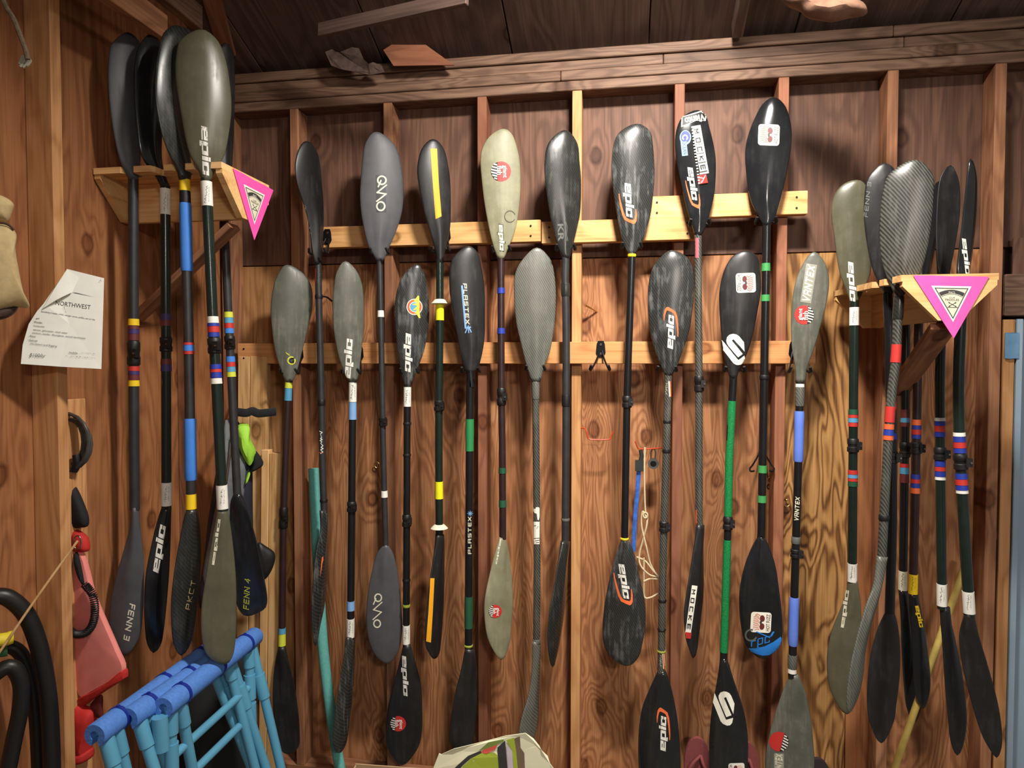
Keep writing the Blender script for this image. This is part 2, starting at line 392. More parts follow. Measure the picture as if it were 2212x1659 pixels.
# ------------------------------------------------------------------ paddles
def view_dirs(P):
    v = Vector((P.x-CAM.x, P.y-CAM.y, 0)).normalized(); return v, Vector((-v.y, v.x, 0)) * -1
def make_blade(root, name, fr, rows, tip, Y, phi, mat, camb=0.014, r=0.0145, label=None, ridge=1.0):
    rows = [(px(fr, xl, y)[1], px(fr, xl, y)[0], px(fr, xr, y)[0]) for y, xl, xr in rows]
    tp = px(fr, *tip)
    P0 = at_y((rows[0][1]+rows[0][2])/2, rows[0][0], Y)
    v, rt = view_dirs(P0)
    e = (rt*math.cos(R(phi))+v*math.sin(R(phi))).normalized(); n = Vector((e.y, -e.x, 0))
    Lp = [at_p(x, y, P0, n) for y, x, _ in rows]; Rp = [at_p(x, y, P0, n) for y, _, x in rows]
    T = at_p(tp[0], tp[1], P0, n)
    Lc = cr(Lp+[T]+[Rp[-1]], 10); Lc = Lc[:10*len(rows)+1]
    Rc = cr(Rp+[T]+[Lp[-1]], 10); Rc = Rc[:10*len(rows)+1]
    def resample(c, m):
        ds = [0]
        for a, b_ in zip(c, c[1:]): ds.append(ds[-1]+(b_-a).length)
        out = []; j = 0
        for k in range(m+1):
            q = ds[-1]*k/m
            while j < len(ds)-2 and ds[j+1] < q: j += 1
            f = (q-ds[j])/max(1e-9, ds[j+1]-ds[j]); out.append(c[j].lerp(c[j+1], min(1, f)))
        return out
    M_ = 34; Lc = resample(Lc, M_); Rc = resample(Rc, M_); Ltot = (T-P0).length
    K = 26; verts = []; faces = []
    for i in range(M_):
        a, b_ = Lc[i], Rc[i]; c = (a+b_)/2; half = (b_-a)/2; wd = half.length
        s = (c-P0).length; b0 = min(1, max(0, s/0.11)); bl = b0*b0*(3-2*b0)
        q = min(1, s/(Ltot*0.8)); rid = 0.0115*(1-q)**1.3*ridge
        cb = camb*min(1.2, wd/0.075)*bl
        for k in range(K):
            an = 2*math.pi*k/K; u = math.cos(an); sg = 1 if math.sin(an) >= 0 else -1; sn = abs(math.sin(an))
            tb = 0.0018+0.0016*sn+rid*math.exp(-(u*wd/0.014)**2)
            if sn < 1e-6: tb = 0
            ty = (1-bl)*r*sn+bl*tb
            verts.append(c+half*u+n*(cb*(1-u*u)+sg*ty))
    for i in range(M_-1):
        for k in range(K): faces.append((i*K+k, i*K+(k+1) % K, (i+1)*K+(k+1) % K, (i+1)*K+k))
    faces.append(tuple(range(K-1, -1, -1))); verts.append(T)
    for k in range(K): faces.append(((M_-1)*K+k, (M_-1)*K+(k+1) % K, len(verts)-1))
    o = obj_world('blade', verts, faces, mat, root, label=label)
    bm = bmesh.new(); bm.from_mesh(o.data); bmesh.ops.recalc_face_normals(bm, faces=bm.faces); bm.to_mesh(o.data); bm.free()
    return o
def make_paddle(key, label, group, path, Y, r, shaft_mat, bands=(), top=None, low=None):
    """path: pixel points of the shaft, seen at depth Y (from top value to bottom value)"""
    Yt, Yb = Y if isinstance(Y, tuple) else (Y, Y)
    y0, y1 = path[0][1], path[-1][1]
    def Yat(q): return Yt+(Yb-Yt)*(q-y0)/(y1-y0)
    pts = [at_y(a, b_, Yat(b_)) for a, b_ in path]
    root = empty('kayak_paddle', pts[-1], label, 'paddle', group)
    dense = cr(pts, 6); ext_ = dense[0]+(dense[0]-dense[1])*3; dense = [ext_]+dense
    def along(q):
        z = at_y(px_(None, q, path, None), q, Yat(q)).z
        for p_, q_ in zip(dense, dense[1:]):
            if p_.z >= z >= q_.z or q_ is dense[-1]: return p_+(q_-p_)*((p_.z-z)/(p_.z-q_.z))
    out = {'root': root}
    ext0 = pts[0]+(pts[0]-pts[1]).normalized()*0.01; ext1 = pts[-1]+(pts[-1]-pts[-2]).normalized()*0.01
    m = MB(); m.tube([ext0]+cr(pts, 6)+[ext1], r, 18); out['shaft'] = m.build('shaft', shaft_mat, root)
    for bnd in bands:
        a, b_, col = bnd[:3]; kind = bnd[3] if len(bnd) > 3 else 'tape_band'
        p, q = along(a), along(b_); d = q-p
        if kind == 'tape_band':
            mb = MB(); n_ = max(2, int((b_-a)/14)); rr = []; ps = []
            for k in range(n_+1): ps.append(along(a+(b_-a)*k/n_)); rr.append(r+0.0009+0.0004*((k*7) % 3))
            mb.tube(ps, rr, 18); o = mb.build(kind, cm(col), root)
            if b_-a > 8: o['label'] = {'white': 'white'}.get(col, col)+' tape wrapped round the shaft'
        elif kind == 'sleeve':
            mb = MB(); mb.tube([along(a+(b_-a)*t) for t in (0, .04, .25, .5, .75, .96, 1)], [r+.0015]+[r+.0032]*5+[r+.0015], 18); o = mb.build('grip_sleeve', cm(col, 0.7), root)
        elif kind == 'ferrule':
            mb = MB(); mb.tube([p, p+d*0.1, p+d*0.9, q], [r+.001, r+.0022, r+.0022, r+.001], 18); o = mb.build('ferrule', COLM.get(col) or cm(col), root)
        elif kind == 'clamp':
            mb = MB(); mb.tube([p, p+d*.08, p+d*.4, p+d*.44, p+d*.6, p+d*.64, p+d*.94, q], [r+.001, r+.004, r+.004, r+.0022, r+.0022, r+.0045, r+.0045, r+.001], 18)
            c_ = p+d*0.5; mb.box((c_.x+r*.4, c_.y-r*1.5, c_.z-0.014), (c_.x+r+.009, c_.y-r*.2, c_.z+0.014))
            o = mb.build('clamp', RUB, root)
            s_ = MB(); s_.tube([(c_.x+r+.004, c_.y-r*1.5-.004, c_.z), (c_.x+r+.004, c_.y-r*1.5+.003, c_.z)], .003, 8); s_.build('screw', CHROME, o)
        elif kind == 'drip_ring':
            mb = MB(); h = d.length; mb.tube([p+Vector((0, 0, h*.2)), p, p-Vector((0, 0, h)), p-Vector((0, 0, h*1.2))], [r+.001, r+.007, r+.02, r+.001], 24); o = mb.build('drip_ring', cm(col), root)
        elif kind == 'label':
            mb = MB(); mb.tube([p, q], r+.0012, 18); o = mb.build('name_label', [cm(col), cm('dgrey')], root, label=col+' paper label with small writing taped round the shaft')
            decal(o, 'writing', 'P', [('dgrey', G_scrib(int(a)), px_(along, (a+b_)/2, path, Yat)-1.5, (a+b_)/2, (b_-a)*.72, 4.6, 85, .2),
                                      ('dgrey', G_scrib(int(b_), 22, .010), px_(along, (a+b_)/2, path, Yat)+4.2, (a+b_)/2, (b_-a)*.6, 2.4, 90, 0)], grid=30)
        elif kind == 'ring':
            mb = MB(); mb.tube([p, (p+q)/2, q], [r+.001, r+.0028, r+.001], 16); o = mb.build('ring', cm(col), root)
    for w_, spec in (('top', top), ('low', low)):
        if spec:
            fr, rows, tip, phi, mat, camb = spec[:6]
            out[w_] = make_blade(root, key, fr, rows, tip, Yt if w_ == 'top' else Yb, phi, mat, camb, r, ridge=(spec[6] if len(spec) > 6 else 1.0))
    PAD[key] = out
    return out
def px_(along, q, path, Yat):
    for (a, b_), (c_, d_) in zip(path, path[1:]):
        if b_ <= q <= d_ or (c_, d_) == path[-1]: return a+(c_-a)*(q-b_)/(d_-b_)
PAD = {}
COLM = {}
# ================================================================== THE SETTING
FY = -0.09                                           # front face of the studs
ZP = at_y(1455, 182, FY).z                           # underside of the top plate
SEAM = 2.33
XL = -1.751                                          # plywood face of the left wall
def X_at(p, y=300, Y=FY): return at_y(p, y, Y).x
wb = empty('wall_back', (0, 0.02, 0), kind='structure')
studx = [X_at(p)+.019 for p in (626, 828, 1031, 1236, 1457, 1681, 1916, 2148)]
for i, x in enumerate(studx):
    m = STUDL if i == 3 else (STUDR if i in (2, 4, 5) else STUD)
    board('stud', (x, FY+.045, .128), (x, FY+.045, ZP), .038, .089, (1, 0, 0), m, wb)
board('stud', (XL+.04, FY+.045, .128), (XL+.04, FY+.045, ZP), .05, .089, (1, 0, 0), STUD, wb, label='corner stud')
XR = 2.9
board('bottom_plate', (XL, FY+.045, .109), (XR, FY+.045, .109), .089, .038, (0, 1, 0), STUD, wb)
mb = MB(); mb.box((XL-.1, -.10, 0), (XR, .05, .09)); mb.build('curb', CONC, wb, False)
xs_up = [XL, studx[1], studx[4], studx[6], XR]
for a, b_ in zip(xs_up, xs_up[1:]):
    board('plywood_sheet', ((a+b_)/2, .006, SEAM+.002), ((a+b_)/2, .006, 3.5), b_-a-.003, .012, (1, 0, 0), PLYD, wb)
Xg = X_at(1838, 800, 0); Xd = X_at(2186, 900, -.03)
for a, b_, m in ((XL, studx[0], PLYL), (studx[0], studx[2], PLY), (studx[2], studx[4], PLY), (studx[4], studx[5], PLY), (studx[5], Xg, PLYS), (Xg, studx[6], PLYR), (studx[6], studx[7], PLY)):
    board('plywood_sheet', ((a+b_)/2, .006, .09), ((a+b_)/2, .006, SEAM-.002), b_-a-.003, .012, (1, 0, 0), m, wb)
# the built-up beam on top of the studs: four courses, jointed at different places
hc = .0405
for k in range(4):
    cuts = {0: [XL-.3, 1.5, XR], 1: [XL-.3, -.25, XR], 2: [XL-.3, .15, 1.02, XR], 3: [XL-.3, .98, XR]}[k]
    for a, b_ in zip(cuts, cuts[1:]):
        d_ = (0, .004, -.003, .006)[k]
        board('beam_plank', (a+.001, FY+.07-d_/2, ZP+hc*(k+.5)), (b_-.001, FY+.07-d_/2, ZP+hc*(k+.5)), .14+d_, hc-.0015, (0, 1, 0), BEAM, wb, .003)
# door opening at the right
xdl = X_at(2166, 900)
board('trimmer_stud', (xdl+.019, FY+.05, .128), (xdl+.019, FY+.05, at_y(2180, 690, FY).z), .038, .089, (1, 0, 0), STUDL, wb)
zh0, zh1 = at_y(2190, 682, FY).z, at_y(2190, 592, FY).z
board('header_plank', (xdl-.002, FY+.045, (zh0+zh1)/2), (XR, FY+.045, (zh0+zh1)/2), zh1-zh0, .095, (0, 0, 1), BEAM, wb, .003)
board('spacer_block', (xdl-.012, FY+.04, at_y(2152, 1150, FY).z), (xdl-.012, FY+.04, at_y(2152, 1168, FY).z), .02, .05, (1, 0, 0), STUD, wb)
dr = empty('door_1', (xdl+.5, -.03, .1), kind='structure')
DOOR = plain('door_pale_blue_paint', (150, 172, 190), .45, noise=.05, nscale=4)
board('door_panel', (xdl+.50, -.03, .10), (xdl+.50, -.03, zh0-.012), .91, .035, (1, 0, 0), DOOR, dr)
board('door_stop', (xdl+.052, -.075, .10), (xdl+.052, -.075, zh0-.012), .02, .03, (1, 0, 0), DOOR, dr)

wl = empty('wall_left', (XL, 0, 0), kind='structure')
for a, b_ in ((0, -1.20), (-1.20, -2.42), (-2.42, -3.64)):
    board('plywood_sheet', (XL-.006, (a+b_)/2, .05), (XL-.006, (a+b_)/2, 3.5), abs(b_-a)-.003, .012, (0, 1, 0), PLYR, wl)
for y in (-1.036, -1.74, -2.5):
    board('stud', (XL+.045, y, .1), (XL+.045, y, 3.1), .038, .089, (0, 1, 0), STUDL if y == -1.036 else STUD, wl)
board('stud', (XL+.02, -.36, .1), (XL+.02, -.36, 3.1), .04, .038, (0, 1, 0), STUD, wl)
board('bottom_plate', (XL+.045, -.13, .06), (XL+.045, -3.6, .06), .089, .038, (1, 0, 0), STUD, wl)
yf = at_x(166, 900, XL+.02).y; board('furring_strip', (XL+.012, yf, .1), (XL+.012, yf, at_x(165, 862, XL+.02).z), .07, .02, (0, 1, 0), STUDL, wl)
board('leak_backing', (XL-.03, -2.6, .0), (XL-.03, -2.6, 5.0), 5.6, .02, (0, 1, 0), DARKW, wl)  # unseen slab added behind the left wall to stop light leaking through seams
board('leak_backing', (.5, .035, .0), (.5, .035, 3.4), 4.9, .02, (1, 0, 0), DARKW, wb)  # same added slab behind the back wall, closing the lit seam gaps
board('plywood_sheet', (2.2, -.035, zh1+.004), (2.2, -.035, SEAM+.03), 1.55, .012, (1, 0, 0), PLYD, wb)
fl = MB(); fl.box((-1.9, -5.5, -.1), (3.2, .1, 0)); tag(fl.build('floor', CONC, None, False), kind='structure')
ce = empty('ceiling', (0, -1.5, 3.3), kind='structure')
zc0 = ZP+4*hc+.01
for k in range(10):
    x = -2.1+k*.55
    board('sheathing_panel', (x+.27, .02, zc0+.0), (x+.27, -3.3, zc0+1.25), .545, .018, (1, 0, 0), DARKW, ce)
board('roof_leak_backing', (.5, .1, zc0+.06), (.5, -3.3, zc0+1.35), 5.4, .02, (1, 0, 0), DARKW, ce)  # unseen slab added over the panels to keep world light out of their gaps
for k, x in enumerate((.42, 1.62)):
    board('rafter', (x, -.12, zc0+.0), (x, -3.3, zc0+1.18), .038, .07, (1, 0, 0), DARKW, ce)
board('diagonal_tie', at_y(690, 66, -.35), at_y(1010, -6, -.55), .05, .02, (0, 0, 1), DARKW, ce)
# joist ends and corner brace, top left
a = at_y(352, 62, -.72); board('joist', a, a+Vector((0, -1.7, 0)), .038, .085, (1, 0, 0), STUD, ce)
a = at_y(428, 40, -.52); board('joist', a, a+Vector((0, -1.7, 0)), .038, .085, (1, 0, 0), BEAM, ce)
board('corner_brace', at_y(492, 110, -.15), at_y(452, -30, -.45), .07, .038, (1, 0, 0), STUD, ce)

# ================================================================== RAILS, RACKS, HOOKS
RY = FY-.019
def rail(label, p0, p1, y0t, y0b, Y, off=0, mat=None):
    a = at_y(p0, (y0t+y0b)/2, Y-.019); b_ = at_y(p1, (y0t+y0b)/2+off, Y-.019); z = (a.z+b_.z)/2
    rt_ = board('mounting_rail', (a.x, Y, z), (b_.x, Y, z), .087, .038, (0, 0, 1), mat or PINE)
    for x in (a.x+.03, b_.x-.04):
        s_ = MB()
        for dz in (-.02, .02): s_.tube([(x, Y-.0215, z+dz), (x, Y-.018, z+dz)], .004, 8)
        q = s_.build('screws', MET, None)
        me = q.data; org = Vector(q.location); inv = MAT4[rt_.name].inverted()
        for v in me.vertices: v.co = inv @ (v.co+org)
        q.location = (0, 0, 0); q.parent = rt_; q.name = 'screw_pair'
    return tag(rt_, label, 'board', 'pine rails that carry the paddle hooks')
rail('long pine rail across the studs carrying the lower row of paddles', 513, 1762, 739, 785, RY, 1, PINEO)
rail('left pine rail of the upper row, ending at the wall corner side', 698, 1168, 487, 532, RY, -8)
rail('middle pine rail of the upper row, butted to the left rail', 1170, 1508, 477, 523, RY, -5)
rail('highest pine rail at upper right, screwed above the middle rail', 1402, 1745, 422, 468, RY, -4)

def slot_shelf(front, back, slots_f, slots_b, z0, z1, mat, root, w=.034, depth=.06):
    """comb-like shelf: outline with notches cut from two opposite edges (points given as 2-D)"""
    out = []
    def edge(p, q, inward, slots):
        p, q = Vector(p), Vector(q); d = (q-p); L_ = d.length; d.normalize(); out.append(p.copy())
        for s in sorted(slots, key=lambda a_: (Vector(a_)-p).dot(d)):
            t = (Vector(s)-p).dot(d); c = p+d*t
            out.extend([c-d*(w*.72), c-d*(w*.5)+inward*.015, c-d*(w*.5)+inward*(depth-.01), c-d*(w*.2)+inward*depth, c+d*(w*.2)+inward*depth, c+d*(w*.5)+inward*(depth-.01), c+d*(w*.5)+inward*.015, c+d*(w*.72)])
        out.append(q.copy())
    n = (Vector(back[0])-Vector(front[0])).normalized()
    edge(front[0], front[1], n, slots_f); edge(back[1], back[0], -n, slots_b)
    m = MB(); m.prism([(v.x, v.y, z0) for v in out], (0, 0, z1-z0)); o = m.build('slotted_shelf', mat, root, False)
    bm = bmesh.new(); bm.from_mesh(o.data); bmesh.ops.triangulate(bm, faces=[f for f in bm.faces if len(f.verts) > 4]); bm.to_mesh(o.data); bm.free()
    return o
def pennant(root, name, corners, grid_n=8, thick=.0012):
    """corners TL, TR, tip in world; pink sign with white-edged crest"""
    TL, TR, TP = [Vector(c) for c in corners]
    n = (TR-TL).cross(TP-TL).normalized()
    if n.dot(CAM-TL) < 0: n = -n
    def P(u, v, d=0):       # u across (-1..1), v down 0..1
        c = (TL+TR)/2; return c+(TR-TL)/2*u+(TP-c)*v+n*d
    m = MB(); o_ = [P(-1, 0), P(-.5, -.005), P(0, .004), P(.5, -.004), P(1, 0), P(.5, .5), P(0, 1), P(-.5, .5)]
    m.prism(o_, n*thick); sg = m.build(name, [cm('hotpink')], root, False)
    def flat(name_, col, polys, d):
        vs = []; fs = []
        for pl in polys: k = len(vs); vs += [P(u, v, d) for u, v in pl]; fs.append(tuple(range(k, k+len(pl))))
        return vs, fs
    V_, F_, M_ = [], [], []; mats = [cm('paper'), cm('dgrey'), cm('cream')]
    def put(polys, mi, d):
        vs, fs = flat('', None, polys, d); k = len(V_); V_.extend(vs); F_.extend([tuple(i+k for i in f) for f in fs]); M_.extend([mi]*len(fs))
    def tri(u, v0, v1): return [(-u, v0), (u, v0), (0, v1)]
    put([tri(.53, .16, .74)], 0, thick+.0003); put([tri(.45, .19, .69)], 1, thick+.0006); put([tri(.41, .205, .66)], 2, thick+.0009)
    arc = lambda yy, uu: [(u_, yy-.05*(1-(u_/uu)**2)) for u_ in [uu*(k/8-1) for k in range(17)]]
    a1 = arc(.27, .34); a2 = arc(.325, .29); put([[a1[i], a1[i+1], a2[i+1], a2[i]] for i in range(16)], 1, thick+.0012)
    a1 = arc(.335, .28); a2 = arc(.341, .275); put([[a1[i], a1[i+1], a2[i+1], a2[i]] for i in range(16)], 1, thick+.0012)
    for s, y, w_, h_, mi in (("PNC'S", .262, .16, .03, 0), ('CLUB', .345, .15, .02, 1), ('PADDLES', .38, .36, .032, 1)):
        gv, gf = G_text(s); put([[(gv[i][0]*w_, y-gv[i][1]*h_) for i in f] for f in gf], mi, thick+.0015)
    st = G_strokes([[(-.09, .425), (.09, .485)], [(.09, .425), (-.09, .485)], [(-.13, .50), (.13, .50)]], .008)
    put([[st[0][i] for i in f] for f in st[1]], 1, thick+.0015)
    put([[(-.11, .415), (-.07, .42), (-.05, .44), (-.09, .435)], [(.11, .415), (.07, .42), (.05, .44), (.09, .435)], [(-.11, .495), (-.07, .49), (-.05, .47), (-.09, .475)], [(.11, .495), (.07, .49), (.05, .47), (.09, .475)]], 1, thick+.0016)
    obj_world('crest', V_, F_, mats, sg, M_, False)
    return sg
# left rack (sticks out from the left wall)
LF = -.80; LW = .30
a = at_y(478, 349, LF); zt = a.z; xr = a.x; xl = XL+.004
rk = empty('paddle_rack', (XL+.03, LF+LW/2, zt-.16), 'slotted pine paddle rack on the left wall with a pink pennant on its end', 'rack', 'slotted paddle racks')
LPX = {'fenn3': 288, 'epicb': 352, 'pkct': 398, 'epico': 445}
slf = [(at_y(p, 370, LF+.03).x, LF) for p in LPX.values()]
slot_shelf([(xl, LF), (xr, LF)], [(xl, LF+LW), (xr, LF+LW)], slf, [(at_y(483, 480, LF+LW-.03).x, LF+LW), (xl+.12, LF+LW)], zt-.02, zt, PINER, rk)
zb = zt-.155
board('spine_board', (xl, LF+LW/2, (zt-.02+zb)/2), (xr-.002, LF+LW/2, (zt-.02+zb)/2), zt-.02-zb, .02, (0, 0, 1), PINER, rk)
def end_plate(x0, x1):
    m = MB(); yc = LF+LW/2
    m.prism([(x0, LF+.004, zt-.02), (x0, LF+.004, zt-.035), (x0, yc-.03, zb), (x0, yc+.03, zb), (x0, LF+LW-.004, zt-.07), (x0, LF+LW-.004, zt-.02)], (x1-x0, 0, 0))
    return m.build('end_bracket', PINER, rk, False)
end_plate(xr-.022, xr); end_plate(xl, xl+.022)
pennant(rk, 'pennant_sign', [at_x(503, 364, xr+.002), at_x(590, 411, xr+.002), at_x(549, 519, xr+.002)])
board('brace', (xr-.05, LF+LW/2, zb-.02), (XL+.02, LF+LW/2+.02, at_x(300, 690, XL+.02).z), .06, .022, (0, 1, 0), STUD, rk)
# right rack (sticks out from the back wall)
RN, RF = -.58, -.11
nl, nr = at_y(1947, 594, RN), at_y(2158, 594, RN); fl_x = at_y(1800, 636, RF).x; sh = fl_x-nl.x; zt2 = nl.z
rk2 = empty('paddle_rack', ((nl.x+nr.x)/2+sh, RF, zt2-.14), 'slotted pine paddle rack at right with a large pink pennant facing forward', 'rack', 'slotted paddle racks')
slf = [(at_y(1845, 650, -.27).x, -.27), (at_y(1912, 640, -.42).x, -.42), (at_y(1940, 640, -.50).x, -.50)]
slb = [(at_y(1958, 640, -.14).x, -.14), (at_y(1986, 640, -.20).x, -.20), (at_y(2034, 640, -.31).x, -.31), (at_y(2077, 640, -.42).x, -.42)]
slot_shelf([(fl_x, RF), (nl.x, RN)], [(fl_x+nr.x-nl.x, RF), (nr.x, RN)], slf, slb, zt2-.02, zt2, PINER, rk2, depth=.045)
zb2 = at_y(2045, 692, RN).z; xc = (nl.x+nr.x)/2; xcf = xc+sh
board('spine_board', (xcf, RF, (zt2-.02+zb2)/2), (xc, RN+.022, (zt2-.02+zb2)/2), zt2-.02-zb2, .02, (0, 0, 1), PINER, rk2)
for (cx, cy, hw) in ((xc, RN, (nr.x-nl.x)/2), (xcf, RF-.02, (nr.x-nl.x)/2)):
    m = MB(); m.prism([(cx-hw+.004, cy, zt2-.02), (cx-hw+.004, cy, zt2-.035), (cx-.03, cy, zb2), (cx+.03, cy, zb2), (cx+hw-.004, cy, zt2-.035), (cx+hw-.004, cy, zt2-.02)], (0, .022, 0)); m.build('end_bracket', PINER, rk2, False)
pennant(rk2, 'pennant_sign', [at_y(1972, 595, RN-.002), at_y(2136, 598, RN-.002), at_y(2060, 731, RN-.002)])
board('brace', (xc, RN+.03, zb2-.015), (at_y(1938, 850, FY-.02).x, FY-.012, at_y(1938, 850, FY-.02).z), .075, .022, (1, 0, 0), STUD, rk2)

# double hooks on the rails
def hook(pxc, ytip, label, spread=.034):
    T = at_y(pxc, ytip, -.215); z = T.z; x = T.x
    root = empty('paddle_hook', (x, -.128, z), label, 'hook', 'black double hooks screwed to the rails')
    zp = z+.075
    m = MB(); m.prism([(x-.011, -.1285, zp+.035), (x-.016, -.1285, zp+.022), (x-.019, -.1285, zp-.012), (x-.009, -.1285, zp-.03), (x+.009, -.1285, zp-.03), (x+.019, -.1285, zp-.012), (x+.016, -.1285, zp+.022), (x+.011, -.1285, zp+.035)], (0, -.0035, 0)); m.build('plate', MET, root, False)
    for dz in (.02, -.016):
        s_ = MB(); s_.tube([(x, -.1315, zp+dz), (x, -.1345, zp+dz)], [.006, .0035], 10); s_.build('screw', CHROME, root)
    for s in (-1, 1):
        m = MB(); m.tube(cr([(x+s*.006, -.131, zp-.005), (x+s*.012, -.145, zp-.03), (x+s*.022, -.17, z+.02), (x+s*spread, -.20, z-.004), (x+s*(spread+.003), -.222, z-.002), (x+s*(spread-.002), -.232, z+.012)], 5), .0036, 8)
        pr = m.build('prong', MET, root)
        q = MB(); q.tube([(x+s*(spread+.002), -.216, z-.003), (x+s*(spread+.003), -.223, z-.001), (x+s*(spread-.002), -.234, z+.014)], [.0055, .0058, .005], 10); q.build('rubber_tip', RUB, pr)
for p in ((688, 545, 'hook on the upper rail holding the first paddle from the left, blade edge-on'),
          (820, 545, 'hook on the upper rail under the matt grey blade with round white lettering'),
          (952, 541, 'hook on the upper rail under the black blade with an amber stripe'),
          (1083, 540, 'hook on the upper rail under the pale olive blade'),
          (1222, 537, 'hook on the upper rail under the slim plain dark blade with faint lettering'),
          (1364, 533, 'hook on the upper rail under the scuffed blade with orange swoosh'),
          (1511, 483, 'hook on the highest rail under the blade covered in stickers'),
          (1654, 479, 'hook on the highest rail under the wide blade with a square white sticker'),
          (626, 804, 'hook on the lower rail holding its leftmost paddle'),
          (759, 804, 'hook on the lower rail under the grey scuffed blade with white letters'),
          (885, 803, 'hook on the lower rail under the blade with the round red-ringed emblem'),
          (1017, 801, 'hook on the lower rail under the black blade with blue underlined lettering'),
          (1157, 797, 'hook on the lower rail under the unmarked carbon weave blade'),
          (1296, 797, 'empty black double hook on the lower rail'),
          (1440, 799, 'hook on the lower rail under the broad black blade with orange swoosh'),
          (1586, 800, 'hook on the lower rail under the blade with a big white looped emblem'),
          (1727, 801, 'hook on the lower rail under the slim grey rightmost blade')):
    hook(p[0], p[1], 'black double '+p[2])
# ================================================================== PADDLES
B_MATT = blade_mat('blade_matt_grey', (76, 76, 80), .5, .25, scuffcol=(86, 86, 88))
B_OLIVE = blade_mat('blade_olive', (132, 130, 104), .5, .5, scuffcol=(158, 156, 128))
B_OLIVD = blade_mat('blade_dark_olive', (88, 86, 68), .32, .35, scuffcol=(104, 102, 84))
B_BLK = blade_mat('blade_gloss_black', (30, 31, 33), .16, .12, scuffcol=(74, 76, 76))
B_BLKM = blade_mat('blade_satin_black', (30, 29, 30), .4, .25, scuffcol=(70, 70, 70))
B_GREY = blade_mat('blade_scuffed_grey', (92, 93, 84), .42, .7, scuffcol=(122, 122, 110))
B_SCF = blade_mat('blade_black_scuffed', (36, 37, 38), .3, .75, .14, scuffcol=(112, 114, 114))
B_WEV = blade_mat('blade_carbon_weave', (76, 78, 72), .4, .45, .8, scuffcol=(120, 122, 112))
B_WEVD = blade_mat('blade_dark_weave', (30, 31, 30), .35, .4, .55, scuffcol=(96, 98, 90))
B_CARB = blade_mat('blade_dark_carbon', (34, 35, 33), .28, .4, .07, scuffcol=(84, 86, 82))
S_BLK = plain('shaft_black', (24, 24, 26), .28, noise=.15)
S_SAT = plain('shaft_satin', (48, 48, 50), .42, noise=.2)
S_BRN = plain('shaft_brown_black', (48, 32, 32), .35, noise=.2)
S_GRN = plain('shaft_green_weave', (30, 128, 70), .3, noise=.35, nscale=220)
S_WEV = blade_mat('shaft_weave', (44, 44, 42), .35, .4, .6)
S_GREEN = plain('shaft_dark_green', (26, 38, 32), .22, noise=.15)
COLM['ferr'] = B_WEV; COLM['ferrd'] = B_CARB
UG = 'paddles hanging in the upper row'; LG = 'paddles hanging in the lower row'; LR = 'paddles on the left rack'; RR = 'paddles on the right rack'
UY = -.185; WY = -.19
G_EPIC = G_word('epic', .38, .10)
SW1 = G_poly([(-.5, .5), (-.42, .5), (-.30, -.28), (-.12, -.42), (.36, -.42), (.36, .45), (.46, .5), (.5, -.40), (.38, -.5), (-.2, -.5), (-.42, -.36)])
# ---- upper row
make_paddle('u1', 'kayak paddle with a narrow edge-on black blade, leftmost of the upper row', UG,
    [(687, 565), (690, 700), (694, 850), (697, 1012), (700, 1103)], UY, .0138, S_SAT,
    [(636, 646, 'black', 'ring'), (863, 876, 'black', 'ferrule'), (1078, 1085, 'black', 'ring')],
    ('D', [(935, 303, 335), (880, 288, 340), (800, 280, 345), (700, 266, 350), (600, 238, 348), (500, 205, 340), (400, 193, 332), (310, 212, 308)], (256, 262), 42, B_BLKM, .014),
    ('E', [(560, 262, 290), (650, 262, 290), (700, 250, 290), (800, 235, 290), (950, 225, 280), (1050, 225, 260)], (1140, 240)[::-1], 58, B_SCF, .010))
make_paddle('u2', 'kayak paddle with matt grey blades, thin rounded white lettering and two small white shaft bands', UG,
    [(820, 564), (824, 760), (828, 972), (833, 1176)], UY, .0122, S_SAT,
    [(671, 685, 'white'), (901, 921, 'black', 'clamp'), (1060, 1074, 'white')],
    ('D', [(915, 637, 673), (870, 612, 695), (830, 590, 710), (750, 570, 745), (650, 552, 775), (550, 546, 785), (450, 552, 778), (350, 562, 762), (270, 578, 725)], (635, 212), 8, B_MATT, .012),
    ('E', [(705, 532, 550), (750, 500, 575), (850, 475, 595), (950, 460, 605), (1050, 458, 612), (1130, 472, 604), (1180, 498, 585)], (545, 1215), -6, B_MATT, .012))
make_paddle('u3', 'black kayak paddle with an amber stripe down each blade and white drip rings', UG,
    [(950, 566), (950, 700), (948, 921), (949, 1154)], UY, .0152, S_GREEN,
    [(648, 656, 'cream', 'drip_ring'), (658, 692, 'neon'), (865, 888, 'black', 'clamp'), (1040, 1077, 'neon'), (1134, 1141, 'cream', 'drip_ring')],
    ('D', [(925, 964, 999), (860, 955, 1010), (750, 925, 1035), (650, 895, 1040), (500, 865, 1038), (400, 858, 1027), (300, 885, 1000)], (943, 252), 15, B_BLKM, .014),
    ('E', [(660, 757, 785), (720, 750, 790), (850, 730, 790), (950, 718, 788), (1050, 708, 782), (1130, 710, 775), (1170, 726, 768)], (748, 1195), 50, B_BLKM, .012))
